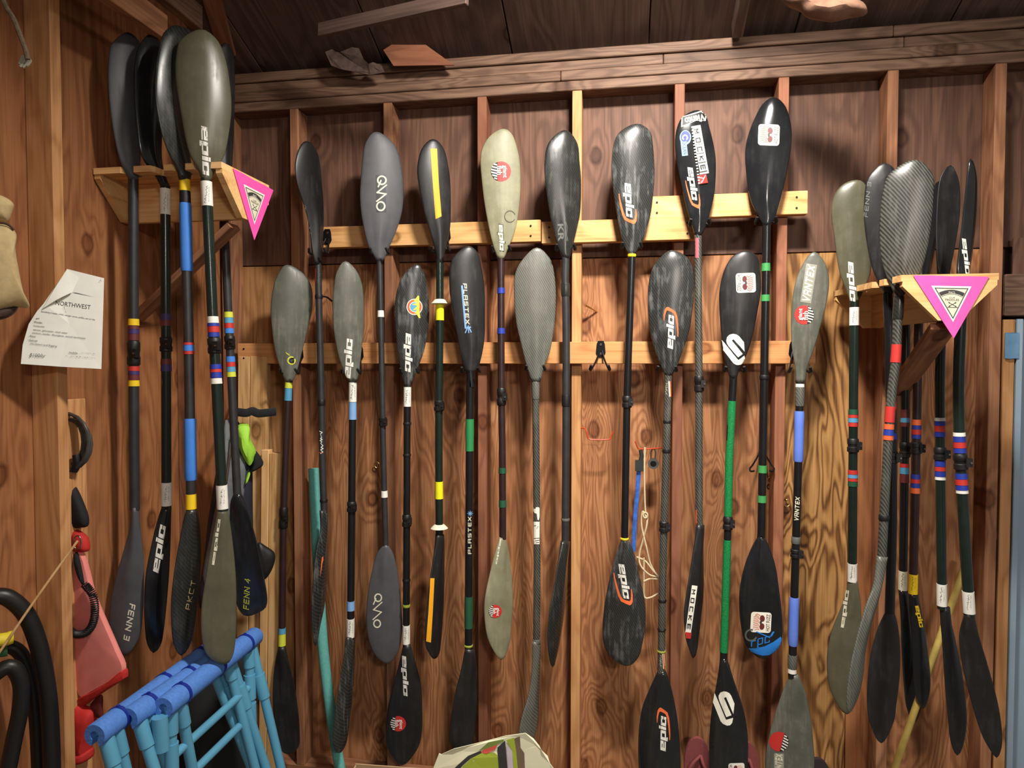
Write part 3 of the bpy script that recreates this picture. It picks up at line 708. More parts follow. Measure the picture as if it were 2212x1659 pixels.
make_paddle('u4', 'kayak paddle with pale olive blades, round red stickers and blue bands on its shaft', UG,
    [(1082, 560), (1083, 836), (1085, 972), (1086, 1159)], UY, .0140, S_BRN,
    [(622, 634, 'navy'), (709, 721, 'navy'), (838, 876, 'black', 'clamp'), (1010, 1022, 'dkgreen'), (1080, 1095, 'dkgreen')],
    ('D', [(905, 1295, 1330), (850, 1275, 1350), (750, 1250, 1390), (600, 1222, 1415), (450, 1205, 1420), (350, 1200, 1412), (280, 1220, 1395), (225, 1265, 1372)], (1328, 196), 4, B_OLIVE, .012),
    ('E', [(670, 1028, 1050), (730, 1010, 1065), (850, 980, 1080), (950, 962, 1084), (1050, 965, 1078), (1130, 985, 1068)], (1035, 1198), 30, B_OLIVE, .012))
make_paddle('u5', 'slim dark kayak paddle with almost unmarked blades, just right of the pale olive one', UG,
    [(1222, 558), (1221, 610), (1223, 708), (1223, 871), (1221, 1169)], UY, .0148, S_SAT,
    [(612, 640, 'ferrd', 'ferrule'), (853, 878, 'black', 'ferrule'), (1119, 1125, 'grey', 'ring')],
    ('F', [(945, 133, 165), (900, 112, 178), (800, 85, 203), (700, 62, 222), (550, 42, 226), (450, 38, 218), (350, 60, 205)], (142, 286), 18, B_CARB, .014),
    ('G', [(690, 107, 135), (780, 90, 130), (900, 70, 125), (1000, 52, 115), (1100, 45, 100), (1170, 50, 86)], (67, 1230), 62, B_CARB, .010))
make_paddle('u6', 'kayak paddle of the upper row with scuffed carbon blades, white letters and an orange swoosh', UG,
    [(1365, 550), (1355, 845), (1349, 1164)], UY, .0140, S_BLK,
    [(549, 555, 'yellow', 'ring'), (855, 881, 'black', 'clamp'), (1161, 1166, 'yellow', 'ring')],
    ('F', [(925, 470, 500), (880, 445, 530), (800, 425, 560), (700, 405, 585), (550, 385, 600), (450, 382, 600), (350, 395, 592), (290, 430, 577)], (512, 254), 8, B_SCF, .014),
    ('G', [(680, 362, 385), (730, 342, 412), (850, 310, 440), (950, 290, 460), (1050, 280, 462), (1130, 285, 450), (1190, 318, 432)], (385, 1224), -12, B_SCF, .014))
make_paddle('u7', 'kayak paddle whose black blade is covered with four stickers, on the highest rail', UG,
    [(1508, 510), (1509, 700), (1510, 835), (1510, 1103), (1512, 1133)], UY, .0134, S_WEV,
    [(812, 846, 'black', 'clamp')],
    ('F', [(830, 808, 842), (780, 795, 865), (700, 770, 890), (600, 745, 910), (450, 715, 916), (350, 706, 902), (270, 718, 882), (215, 750, 866)], (822, 184), 14, B_BLK, .014),
    ('G', [(620, 685, 711), (750, 665, 710), (900, 640, 711), (1000, 627, 702), (1100, 635, 690), (1150, 650, 684)], (668, 1192), 52, B_BLKM, .014))
make_paddle('u8', 'glossy black kayak paddle with green shaft bands and blue tip, rightmost of the upper row', UG,
    [(1656, 489), (1651, 793), (1645, 1123), (1644, 1159)], UY, .0145, S_BLK,
    [(569, 586, 'kgreen'), (637, 651, 'kgreen'), (810, 820, 'black', 'ferrule'), (1005, 1021, 'kgreen'), (1070, 1085, 'kgreen')],
    ('F', [(780, 1158, 1192), (740, 1138, 1217), (650, 1095, 1245), (550, 1075, 1270), (400, 1065, 1297), (300, 1085, 1305), (210, 1122, 1290), (150, 1158, 1262)], (1212, 118), 4, B_BLK, .018),
    ('G', [(670, 942, 972), (720, 915, 995), (800, 885, 1020), (900, 865, 1035), (1000, 865, 1046), (1100, 880, 1048), (1150, 902, 1028)], (965, 1193), -8, B_BLK, .016))
# ---- lower row
make_paddle('w1', 'kayak paddle with smooth grey blade and small yellow mark, leftmost of the lower row', LG,
    [(624, 826), (622, 865), (613, 1103), (609, 1396)], WY, .0140, S_BRN,
    [(826, 838, 'lime'), (838, 865, 'cyan'), (1095, 1141, 'black', 'clamp'), (1356, 1368, 'cyan'), (1368, 1394, 'lime')],
    ('D', [(1572, 145, 177), (1530, 125, 200), (1400, 85, 235), (1250, 65, 272), (1150, 63, 290), (1050, 78, 282), (980, 105, 238)], (152, 934), 4, B_GREY, .014),
    ('E', [(1140, 82, 112), (1200, 70, 125), (1300, 60, 150), (1400, 60, 165), (1500, 70, 173), (1570, 84, 168)], (122, 1600), -14, B_BLKM, -.010))
make_paddle('w2', 'kayak paddle with scuffed grey upper blade, white letters and pale blue shaft tape', LG,
    [(762, 826), (761, 946), (757, 1376)], WY, .0148, S_BLK,
    [(826, 868, 'white', 'label'), (869, 906, 'ltblue'), (1083, 1106, 'black', 'clamp'), (1298, 1318, 'ltblue'), (1336, 1376, 'white', 'label')],
    ('D', [(1572, 490, 526), (1540, 470, 540), (1450, 435, 550), (1300, 405, 566), (1150, 398, 569), (1050, 405, 560), (970, 422, 530)], (468, 914), 8, B_GREY, .013),
    ('E', [(1100, 374, 404), (1200, 360, 406), (1350, 335, 397), (1450, 320, 386), (1550, 313, 372)], (340, 1597), 52, B_SCF, .012))
make_paddle('w3', 'kayak paddle with a round red and yellow emblem and white letters on its black blade', LG,
    [(880, 836), (879.5, 921), (877.5, 1391)], WY, .0142, S_BLK,
    [(836, 878, 'white', 'label'), (912, 918, 'black', 'ring'), (980, 986, 'black', 'ring'), (1111, 1138, 'black', 'clamp'), (1250, 1257, 'black', 'ring'), (1305, 1311, 'olive', 'ring'), (1350, 1390, 'white', 'label')],
    ('D', [(1600, 788, 822), (1520, 770, 850), (1400, 750, 896), (1250, 737, 921), (1150, 736, 922), (1050, 755, 912), (980, 790, 895)], (858, 930), 6, B_SCF, .014),
    ('E', [(1130, 615, 645), (1200, 600, 665), (1300, 575, 690), (1400, 550, 696), (1500, 540, 695), (1580, 550, 675)], (610, 1648), -14, B_BLKM, .014))
make_paddle('w4', 'black kayak paddle with blue underlined lettering, green bands along its shaft', LG,
    [(1016, 805), (1018, 836), (1015, 870), (1012, 1396)], WY, .0156, S_BLK,
    [(905, 974, 'green'), (1288, 1356, 'dkgreen'), (1392, 1397, 'olive', 'ring')],
    ('D', [(1520, 1124, 1165), (1480, 1105, 1195), (1350, 1080, 1222), (1200, 1050, 1226), (1050, 1032, 1223), (930, 1038, 1203), (870, 1075, 1187)], (1138, 832), 10, B_BLKM, .014),
    ('E', [(1150, 880, 920), (1240, 862, 930), (1350, 835, 931), (1450, 820, 925), (1550, 815, 912)], (862, 1632), 20, B_BLKM, .012))
make_paddle('w5', 'unmarked kayak paddle with a broad grey carbon weave blade, middle of the lower row', LG,
    [(1157, 824), (1157, 870), (1160, 1174), (1159, 1386)], WY, .0138, S_WEV,
    [(824, 862, 'ferr', 'ferrule'), (1380, 1390, 'ferr', 'ferrule')],
    ('D', [(1570, 1478, 1528), (1480, 1450, 1550), (1400, 1430, 1580), (1250, 1395, 1605), (1100, 1383, 1612), (980, 1390, 1602), (900, 1435, 1578)], (1508, 841), 6, B_WEV, .010),
    ('E', [(1120, 1170, 1200), (1250, 1165, 1198), (1350, 1150, 1195), (1450, 1120, 1190), (1530, 1110, 1175)], (1130, 1620), 48, B_WEV, .010))
make_paddle('w6', 'kayak paddle of the lower row with broad black blades, white letters and an orange swoosh', LG,
    [(1443.5, 812), (1439.6, 972), (1433, 1174), (1428, 1447)], WY, .0140, S_WEV,
    [(908, 914, 'black', 'ring'), (970, 978, 'black', 'ring'), (1126, 1149, 'black', 'clamp'), (1294, 1300, 'black', 'ring'), (1357, 1362, 'black', 'ring'), (1404, 1409, 'olive', 'ring')],
    ('F', [(1545, 655, 690), (1500, 635, 715), (1400, 600, 752), (1300, 575, 783), (1150, 567, 802), (1050, 575, 806), (980, 598, 796), (930, 640, 760)], (690, 901), 4, B_SCF, .016),
    ('G', [(1245, 515, 550), (1300, 490, 570), (1400, 450, 592), (1500, 435, 606), (1600, 432, 612), (1700, 440, 610), (1780, 470, 580)], (520, 1830), -6, B_BLK, .014))
make_paddle('w7', 'kayak paddle with a bright green shaft and big white looped emblems on black blades', LG,
    [(1584, 818), (1575.6, 972), (1572, 1143), (1563, 1422)], WY, .0138, S_BLK,
    [(1116, 1144, 'black', 'clamp')],
    ('F', [(1560, 988, 1022), (1500, 970, 1042), (1450, 960, 1068), (1350, 945, 1102), (1200, 934, 1132), (1100, 935, 1147), (1000, 960, 1142), (930, 1005, 1125)], (1066, 904), 8, B_BLKM, .016),
    ('G', [(1190, 782, 812), (1280, 770, 840), (1400, 748, 880), (1500, 738, 899), (1600, 735, 902), (1700, 745, 892)], (820, 1800), -8, B_BLK, .014))
make_paddle('w8', 'grey bladed kayak paddle with two periwinkle blue grips, rightmost of the lower row', LG,
    [(1728, 826), (1725, 972), (1720, 1143), (1711, 1457)], WY, .0142, S_BLK,
    [(829, 836, 'white'), (836, 877, 'ferr', 'ferrule'), (888, 997, 'peri', 'sleeve'), (1159, 1174, 'grey', 'ferrule'), (1186, 1204, 'black', 'clamp'), (1290, 1394, 'peri', 'sleeve'), (1414, 1444, 'ferr', 'ferrule'), (1444, 1453, 'white')],
    ('F', [(1580, 1322, 1372), (1500, 1320, 1385), (1400, 1305, 1420), (1300, 1300, 1450), (1200, 1303, 1476), (1100, 1315, 1494), (1020, 1338, 1492), (950, 1375, 1465)], (1418, 909), 6, B_GREY, .012),
    ('G', [(1260, 1080, 1115), (1330, 1050, 1145), (1450, 1010, 1170), (1550, 985, 1180), (1650, 975, 1186), (1750, 1000, 1170)], (1090, 1830), -5, B_GREY, .012))
# ---- left rack
make_paddle('l1', 'dark grey kayak paddle nearest the left wall, leftmost on the left rack', LR,
    [(288, 388), (289, 800), (291, 1095)], -.765, .0158, S_SAT,
    [(689, 703, 'yellow'), (704, 711, 'maroon'), (711, 721, 'purple'), (721, 735, 'maroon'), (737, 790, 'black', 'clamp'), (791, 801, 'red'), (801, 809, 'purple'), (809, 821, 'maroon'), (821, 834, 'yellow')],
    ('A', [(1150, 828, 882), (1040, 772, 896), (900, 735, 905), (700, 704, 905), (500, 690, 905), (350, 697, 905), (270, 722, 890)], (815, 205), 30, B_MATT, .018),
    ('C', [(240, 720, 752), (350, 706, 762), (500, 665, 780), (650, 622, 782), (800, 596, 778), (950, 602, 757)], (678, 1045), -20, B_MATT, .014))
make_paddle('l2', 'glossy black kayak paddle second from the left wall, large white letters on its lower blade', LR,
    [(357, 407), (359, 800), (359.5, 1095)], -.72, .0158, S_GREEN,
    [(408, 464, 'white', 'label'), (678, 691, 'purple'), (691, 704, 'maroon'), (728, 760, 'black', 'clamp'), (775, 787, 'maroon'), (787, 802, 'purple'), (1042, 1092, 'white', 'label')],
    ('A', [(1200, 1035, 1085), (1130, 1000, 1055), (1000, 905, 1035), (800, 872, 1040), (600, 858, 1045), (400, 862, 1050), (290, 890, 1035)], (965, 215), 35, B_BLK, .016),
    ('C', [(238, 880, 932), (330, 850, 930), (450, 822, 927), (600, 793, 920), (750, 783, 908), (900, 788, 892), (985, 800, 876)], (835, 1034), 10, B_BLK, .012))
make_paddle('l3', 'kayak paddle with bright blue shaft grips and yellow bands on the left rack', LR,
    [(399, 388), (403, 560), (408, 760), (413, 1101)], -.775, .0158, S_SAT,
    [(388, 413, 'yellow'), (413, 438, 'black'), (439, 586, 'blue', 'sleeve'), (740, 745, 'red'), (745, 758, 'blue'), (758, 765, 'red'), (904, 1037, 'blue', 'sleeve'), (1067, 1099, 'yellow')],
    ('A', [(1150, 1150, 1215), (1080, 1130, 1222), (950, 1065, 1210), (800, 1020, 1180), (600, 990, 1160), (400, 1000, 1180), (250, 1030, 1235), (195, 1060, 1215)], (1120, 162), 40, B_CARB, .016),
    ('C', [(253, 1015, 1067), (320, 995, 1082), (450, 970, 1093), (600, 945, 1089), (750, 930, 1076), (900, 932, 1056), (990, 945, 1032)], (985, 1049), 22, B_CARB, .012))
make_paddle('l4', 'kayak paddle with large grey-olive blades at the front right of the left rack', LR,
    [(445.6, 393), (460, 693), (467, 817), (481, 1097)], (-.795, -.80), .0165, S_GREEN,
    [(393, 446, 'white', 'label'), (684, 698, 'white'), (698, 705, 'navy'), (705, 718, 'red'), (718, 728, 'navy'), (730, 764, 'black', 'clamp'), (787, 797, 'navy'), (797, 804, 'red'), (804, 816, 'navy'), (817, 829, 'white'), (1048, 1099, 'white', 'label')],
    ('A', [(1165, 1293, 1350), (1090, 1268, 1378), (1010, 1222, 1430), (900, 1188, 1458), (700, 1152, 1482), (500, 1124, 1468), (350, 1128, 1435), (250, 1160, 1385)], (1285, 188), 2, B_OLIVD, .020),
    ('C', [(250, 1185, 1236), (330, 1168, 1252), (500, 1138, 1273), (650, 1113, 1284), (800, 1093, 1286), (950, 1096, 1282), (1050, 1128, 1265)], (1220, 1096), 14, B_OLIVD, .014))
make_paddle('l5', 'kayak paddle at the back of the left rack with yellow lettering on its black blade', LR,
    [(482, 420), (488, 560), (493, 669), (499.6, 811), (512.5, 1065)], -.52, .0148, S_SAT,
    [(674, 686, 'lime'), (686, 698, 'cyan'), (698, 709, 'red'), (709, 720, 'blue'), (725, 755, 'black', 'clamp'), (770, 782, 'blue'), (782, 792, 'red'), (792, 803, 'cyan'), (803, 814, 'lime')],
    ('A', [(1245, 1408, 1448), (1100, 1385, 1480), (900, 1370, 1494), (600, 1370, 1502), (420, 1385, 1500), (320, 1405, 1485)], (1440, 272), 38, B_BLKM, .014),
    ('C', [(165, 1272, 1312), (220, 1252, 1337), (350, 1250, 1377), (500, 1262, 1412), (650, 1272, 1442), (750, 1284, 1454), (800, 1300, 1432)], (1345, 833), -16, B_BLK, -.010))
# ---- right rack
make_paddle('r1', 'olive bladed kayak paddle furthest back on the left side of the right rack', RR,
    [(1845.5, 655), (1843, 922), (1841, 1250)], -.27, .0148, S_GREEN,
    [(664, 703, 'white', 'label'), (884, 895, 'dkgreen'), (895, 902, 'red'), (902, 912, 'cyan'), (912, 921, 'red'), (947, 977, 'black', 'clamp'), (1015, 1024, 'red'), (1024, 1032, 'cyan'), (1032, 1039, 'red'), (1039, 1050, 'dkgreen'), (1217, 1256, 'white', 'label')],
    ('H', [(1315, 232, 268), (1245, 205, 300), (1150, 172, 335), (1000, 150, 335), (850, 132, 325), (760, 148, 320), (705, 195, 305)], (262, 684), 6, B_OLIVD, .014),
    ('I', [(908, 172, 206), (1000, 148, 220), (1100, 108, 223), (1200, 86, 223), (1300, 88, 219), (1380, 112, 206)], (165, 1446), -10, B_OLIVD, .012))
make_paddle('r2', 'black kayak paddle behind the carbon one on the right rack, broad black lower blade', RR,
    [(1917, 640), (1922, 760), (1927, 1085), (1922, 1318)], -.42, .0150, S_BLK,
    [(868, 884, 'red'), (935, 948, 'navy'), (975, 1000, 'black', 'clamp')],
    ('H', [(1270, 405, 445), (1150, 345, 490), (1000, 312, 495), (850, 298, 490), (700, 310, 480), (640, 345, 465)], (405, 596), 12, B_BLKM, .014),
    ('I', [(1030, 320, 353), (1100, 288, 370), (1200, 260, 378), (1300, 248, 375), (1400, 245, 363), (1480, 256, 350)], (302, 1561), -6, B_BLKM, -.012))
make_paddle('r3', 'leaning carbon kayak paddle with broad weave blade and red tape on the right rack', RR,
    [(1942, 640), (1939, 690), (1935, 775), (1921.5, 906), (1905, 1203)], -.505, .0135, S_WEV,
    [(640, 690, 'ferrd', 'ferrule'), (744, 783, 'red'), (878, 912, 'red'), (916, 927, 'rust'), (927, 940, 'navy'), (940, 950, 'rust'), (1112, 1124, 'black', 'ferrule'), (1203, 1262, 'ferr', 'ferrule')][:7],
    ('H', [(1280, 460, 502), (1160, 408, 585), (1050, 383, 622), (900, 380, 647), (750, 395, 658), (650, 432, 648)], (560, 580), 3, B_WEVD, .016),
    ('I', [(815, 290, 322), (930, 272, 302), (1000, 245, 287), (1100, 215, 257), (1200, 190, 237), (1300, 172, 227), (1380, 164, 207)], (172, 1442), 55, B_WEV, .010))
make_paddle('r4', 'thin black kayak paddle with maroon bands behind others on the right rack', RR,
    [(1957, 620), (1955, 922), (1950, 1275)], -.14, .0142, S_BLK,
    [(884, 902, 'maroon'), (902, 912, 'cyan'), (912, 921, 'maroon'), (955, 988, 'black', 'clamp'), (1001, 1009, 'red'), (1009, 1023, 'cyan'), (1023, 1042, 'maroon'), (1233, 1274, 'cream', 'label')],
    ('H', [(1240, 500, 535), (1100, 480, 600), (900, 500, 650), (760, 540, 655)], (600, 700), 10, B_BLKM, .012),
    ('I', [(950, 374, 406), (1050, 380, 416), (1200, 384, 446), (1350, 394, 462), (1420, 404, 462)], (433, 1479), 48, B_BLK, .014))
make_paddle('r5', 'kayak paddle with orange bands and a yellow label above a shiny black blade, right rack', RR,
    [(1986, 620), (1981, 868), (1972, 1282)], -.20, .0142, S_BRN,
    [(906, 918, 'orange'), (918, 927, 'navy'), (927, 938, 'red'), (938, 947, 'navy'), (955, 980, 'black', 'clamp'), (1024, 1034, 'navy'), (1034, 1043, 'red'), (1043, 1053, 'navy'), (1053, 1065, 'orange'), (1240, 1282, 'yellow', 'label')],
    ('H', [(1240, 570, 605), (1150, 570, 640), (1000, 590, 668), (850, 620, 690), (740, 650, 700)], (680, 690), 40, B_BLK, .012),
    ('I', [(965, 412, 446), (1030, 414, 462), (1100, 420, 475), (1200, 425, 487), (1300, 430, 497), (1370, 440, 492)], (468, 1424), 34, B_BLK, .016))
make_paddle('r6', 'black kayak paddle with white, blue and red bands, second from the rack right end', RR,
    [(2036, 640), (2030, 868), (2035, 1309)], -.31, .0150, S_GREEN,
    [(902, 909, 'white'), (909, 919, 'navy'), (919, 932, 'red'), (932, 943, 'navy'), (966, 994, 'black', 'clamp'), (994, 1007, 'navy'), (1007, 1017, 'red'), (1017, 1029, 'navy'), (1029, 1036, 'white'), (1261, 1308, 'white', 'label')],
    ('H', [(1270, 685, 722), (1150, 675, 740), (1000, 668, 770), (850, 670, 792), (720, 680, 790), (650, 700, 772)], (742, 608), 30, B_BLKM, -.012),
    ('I', [(1015, 538, 572), (1080, 540, 580), (1150, 545, 597), (1300, 554, 627), (1450, 567, 642), (1550, 578, 632)], (605, 1610), 40, B_BLKM, .014))
make_paddle('r7', 'black kayak paddle with an edge-on glossy upper blade, rightmost on the right rack', RR,
    [(2077, 640), (2070.6, 868), (2080, 1090), (2094, 1325)], -.42, .0162, S_GREEN,
    [(934, 942, 'white'), (942, 954, 'navy'), (954, 967, 'red'), (967, 978, 'navy'), (980, 1015, 'black', 'clamp'), (1022, 1034, 'navy'), (1034, 1047, 'red'), (1047, 1058, 'navy'), (1058, 1065, 'white'), (1277, 1324, 'white', 'label')],
    ('H', [(1270, 786, 822), (1150, 775, 840), (1000, 790, 860), (850, 808, 874), (700, 824, 877), (620, 834, 866)], (845, 574), 58, B_BLK, .014),
    ('I', [(1043, 634, 672), (1100, 616, 684), (1150, 612, 697), (1250, 625, 727), (1400, 662, 767), (1520, 700, 784), (1585, 735, 780)], (762, 1619), -12, B_BLKM, -.012))
# ================================================================== LETTERING AND STICKERS
D = decal
def stick(key, which, name, fr, layers, label=None, **k): return decal(PAD[key][which], name, fr, layers, label, **k)
def giant(fr, x, y, d, rot, text=True, flip=1):
    """round red sticker, one side in white stripes, two small words"""
    L_ = [('red', G_disc(), x, y, d, d, rot, 0)]
    a = R(rot); 
    for i, (o, hh) in enumerate(((.27, .80), (.36, .66), (.45, .40))):
        pass
    def pt(u, v): return x+(u*math.cos(a)-v*math.sin(a))*d, y-(u*math.sin(a)+v*math.cos(a))*d
    sx, sy = pt(0, -.30*flip)
    seg = [( .5*math.cos(R(t)), .5*math.sin(R(t))*1.0) for t in range(200, 341, 10)]
    if flip < 0: seg = [(u, -v) for u, v in seg]
    L_.append(('black', G_poly(seg), x, y, d, d, rot, 0))
    for u in (-.34, -.2, -.06, .08, .22, .36):
        hh = math.sqrt(max(0.02, .25-u*u)); v0, v1 = .19, hh-.01
        if v1 <= v0: continue
        c = pt(u, -flip*(v0+v1)/2); L_.append(('white', G_rect(), c[0], c[1], d*.07, (v1-v0)*d, rot, flip*.25))
    if text:
        c = pt(.02, .17*flip); L_.append(('white', G_text('giant', .02), c[0], c[1], d*.62, d*.26, rot, 0))
        c = pt(-.04, -.07*flip) if flip > 0 else pt(-.04, .07); L_.append(('white', G_text('fish', .02), c[0], c[1], d*.46, d*.26, rot, 0))
    return L_
def fuzz(fr, x, y, s, rot):
    """white rounded square: lettering along one side, red sunglasses with flame lines above"""
    a = R(rot)
    def pt(u, v): return x+(u*math.cos(a)-v*math.sin(a))*s, y-(u*math.sin(a)+v*math.cos(a))*s
    L_ = [('paper', G_rrect(), x, y, s, s, rot, 0)]
    c = pt(0, -.35); L_.append(('maroon', G_text('HOT FUZZ', .015), c[0], c[1], s*.82, s*.19, rot, 0))
    for sd in (-1, 1):
        c = pt(sd*.2, -.06); L_.append(('maroon', G_disc(16), c[0], c[1], s*.32, s*.24, rot+sd*8, 0))
    c = pt(0, .0); L_.append(('dgrey', G_rect(), c[0], c[1], s*.16, s*.1, rot, 0))
    fl_ = []
    for k in range(9):
        u = -.34+.085*k; fl_.append([(u, .05+.05*(k % 2)), (u*1.1+.05, .2), (u*1.05-.01, .36-.08*(abs(k-4) > 3))])
    L_.append(('rust', G_strokes(fl_, .022), x, y, s, s, rot, 0))
    return L_
def pxstroke(col, pls, ox, oy, k, t):
    g = G_strokes([[(a/k, -b_/k) for a, b_ in pl] for pl in pls], t); return (col, g, ox, oy, 1, 1, 0, 0)
def epic(x, y, L_, H_, rot, sh=.30, col='white'): return (col, G_EPIC, x, y, L_, H_, rot, sh)
# upper row
stick('u1', 'top', 'lettering', 'D', [('grey', G_scrib(5, 17), 262, 690, 170, 12, -79, 0)])
stick('u1', 'shaft', 'sticker', 'D', [('red', G_rect(), 304, 1000, 8, 90, 0, 0), ('grey', G_scrib(3), 323, 1000, 85, 16, 88, .3)])
stick('u1', 'shaft', 'lettering', 'E', [('white', G_scrib(8, 15, .035), 266, 268, 100, 14, -88, 0), ('rust', G_rect(), 264, 312, 14, 3, 0, 0)])
stick('u1', 'low', 'swoosh', 'E', [('orange', G_poly([(-.5, -.5), (-.1, .2), (.1, .45), (.5, .5), (.5, .3), (.25, .2), (0, -.1)]), 266, 800, 14, 90, 0, 0)])
stick('u2', 'top', 'lettering', 'P', [('dgrey', G_rect(), 823, 418, 80, 21, -89, 0), ('cream', G_ring(.16), 824.8, 389.5, 21, 21, 0, 0), ('cream', G_ring(.16), 822.5, 445.5, 20, 22, 0, 0), pxstroke('cream', [[(750, 555), (480, 775), (740, 820), (470, 1035)], [(590, 420), (515, 600)]], 780, 360, 13.82, 3.0)], label='white outline lettering on a dark strip')
stick('u2', 'low', 'lettering', 'P', [('cream', G_ring(.16), 817, 1291, 17, 19, 0, 0), ('cream', G_ring(.16), 814.8, 1347, 17, 19, 0, 0), pxstroke('cream', [[(9, 0), (-9, 16), (8, 21), (-10, 37)], [(-4, -8), (-9, 4)]], 816, 1301, 1.0, 2.4)])
stick('u3', 'top', 'stripe', 'D', [('amber', G_poly([(-.78, .5), (.30, .5), (.6, .0), (1.05, -.48), (.1, -.52), (-.35, -.05)]), 955, 492, 33, 375, 0, 0)], label='amber tape stripe')
stick('u3', 'low', 'stripe', 'E', [('amber', G_poly([(-.05, .5), (.45, .5), (.25, 0), (.0, -.5), (-.6, -.48), (-.3, 0)]), 733, 986, 34, 275, 0, 0)], label='amber tape stripe')
stick('u4', 'top', 'sticker', 'D', giant('D', 1313, 428, 108, -90))
stick('u4', 'top', 'lettering', 'D', [('black', G_EPIC, 1315, 788, 148, 42, -88, .18), ('cream', G_EPIC, 1314, 788, 140, 34, -88, .18)])
stick('u4', 'top', 'scuff_mark', 'D', [('olive', G_ring(.12), 1361, 673, 62, 66, 0, 0)][:0] or [(B_OLIVD, G_ring(.07, 28, 20, 330), 1361, 673, 62, 66, 0, 0)])
stick('u4', 'low', 'sticker', 'E', giant('E', 1008, 990, 56, -95))
stick('u4', 'low', 'lettering', 'E', [('cream', G_EPIC, 1022, 735, 110, 10, -101, .1)])
stick('u5', 'top', 'lettering', 'F', [('grey', G_text('KR', .03), 122, 812, 90, 30, -88, 0), ('grey', G_strokes([[(-.5, 0), (-.2, .3), (.2, 0), (.5, .3)], [(-.5, -.4), (-.2, -.1), (.2, -.4), (.5, -.1)]], .12), 150, 805, 90, 16, -88, 0)])
_so = [(300, 250), (302, 420), (322, 640), (352, 850), (390, 1060), (470, 1250), (620, 1340), (780, 1420), (850, 1385), (900, 1290), (925, 1080), (905, 860),
       (882, 860), (862, 1080), (830, 1230), (785, 1275), (660, 1235), (545, 1175), (490, 1080), (455, 960), (410, 760), (372, 560), (345, 400), (335, 260)]
_so = G_poly([((x-612)/625, -(y-835)/1170) for x, y in _so][::-1])
def swoosh(x, y, W_, H_, rot, fl_=1):
    return ('orange', _so, x, y, W_, H_, rot, 0)
stick('u6', 'top', 'lettering', 'F', [swoosh(466, 690, 88, 160, 3), epic(468, 646, 172, 52, -87)])
stick('u6', 'low', 'lettering', 'G', [swoosh(370, 894, 72, 146, 6), epic(371, 862, 148, 40, -82)])
stick('u7', 'top', 'sticker', 'F', [('paper', G_poly([(-.5, -.5), (-.48, .12), (.3, .5), (.5, .3), (.46, -.12), (.1, -.1)]), 803, 230, 130, 84, 0, 0), ('black', G_poly([(-.5, -.5), (-.48, .12), (.3, .5), (.5, .3), (.46, -.12), (.1, -.1)]), 803, 230, 118, 70, 0, 0),
       ('cream', G_text('Viento', .03), 808, 232, 104, 38, 192, 0)], label='black and white sticker reading Viento')
mk = [('paper', G_rect(), 835, 388, 250, 46, -80, 0)]
for k, ch in enumerate('MOCKE'):
    t = (k-2)*47; cx_, cy_ = 832+t*.165, 386+t*.985
    mk.append(('black', G_rect(), cx_, cy_, 42, 40, -80, 0)); mk.append(('paper', G_rect(), cx_, cy_, 39, 37, -80, 0)); mk.append(('black', G_word(ch, .26), cx_, cy_, 25, 25, -80, 0))
mk.append(('red', G_rect(), 845, 540, 44, 46, -80, 0)); mk.append(('paper', G_strokes([[(-.4, .4), (.4, -.2)], [(-.1, .1), (-.3, -.4)]], .1), 845, 540, 40, 40, -80, 0))
mk.append(('paper', G_strokes([[(-.5+.052*i, -.5), (-.5+.052*i, .5)] for i in range(20)], .02), 811, 420, 290, 9, -83, 0))
stick('u7', 'top', 'sticker', 'F', mk, label='white block letter sticker reading MOCKE')
stick('u7', 'top', 'sticker', 'F', [('ltblue', G_disc(), 760, 325, 58, 74, 0, 0), ('navy', G_disc(), 760, 322, 48, 60, 0, 0), ('ltblue', G_rect(), 754, 382, 30, 74, 6, 0), ('paper', G_ring(.2, 24, 30, 330), 758, 326, 30, 30, -90, 0), ('dgrey', G_text('OCEAN'), 756, 378, 66, 20, -84, 0)], label='blue and white sticker reading OCEAN')
stick('u7', 'top', 'lettering', 'F', [swoosh(800, 616, 62, 152, 8), epic(795, 562, 168, 44, -82)])
stick('u7', 'shaft', 'sticker', 'F', [('pink', G_rect(), 820, 890, 15, 102, 0, 0)])
stick('u7', 'shaft', 'signature', 'G', [('grey', G_scrib(11), 700, 590, 60, 14, 88, .3), ('rust', G_rect(), 682, 588, 5, 62, 0, 0)])
mk2 = [('paper', G_rect(), 658, 990, 222, 24, -98, 0)]
for k, ch in enumerate('MOCKE'):
    t = (k-2)*37; cx_, cy_ = 658-t*.14, 980+t*.99
    mk2.append(('black', G_word(ch, .26), cx_, cy_, 22, 16, -98, 0))
mk2.append(('red', G_rect(), 645, 1092, 26, 24, -98, 0))
stick('u7', 'low', 'sticker', 'G', mk2, label='white block letter sticker reading MOCKE')
stick('u8', 'top', 'sticker', 'F', fuzz('F', 1187, 312, 108, 88), label='square white sticker reading HOT FUZZ')
stick('u8', 'low', 'sticker', 'G', fuzz('G', 957, 1037, 87, 87), label='square white sticker reading HOT FUZZ')
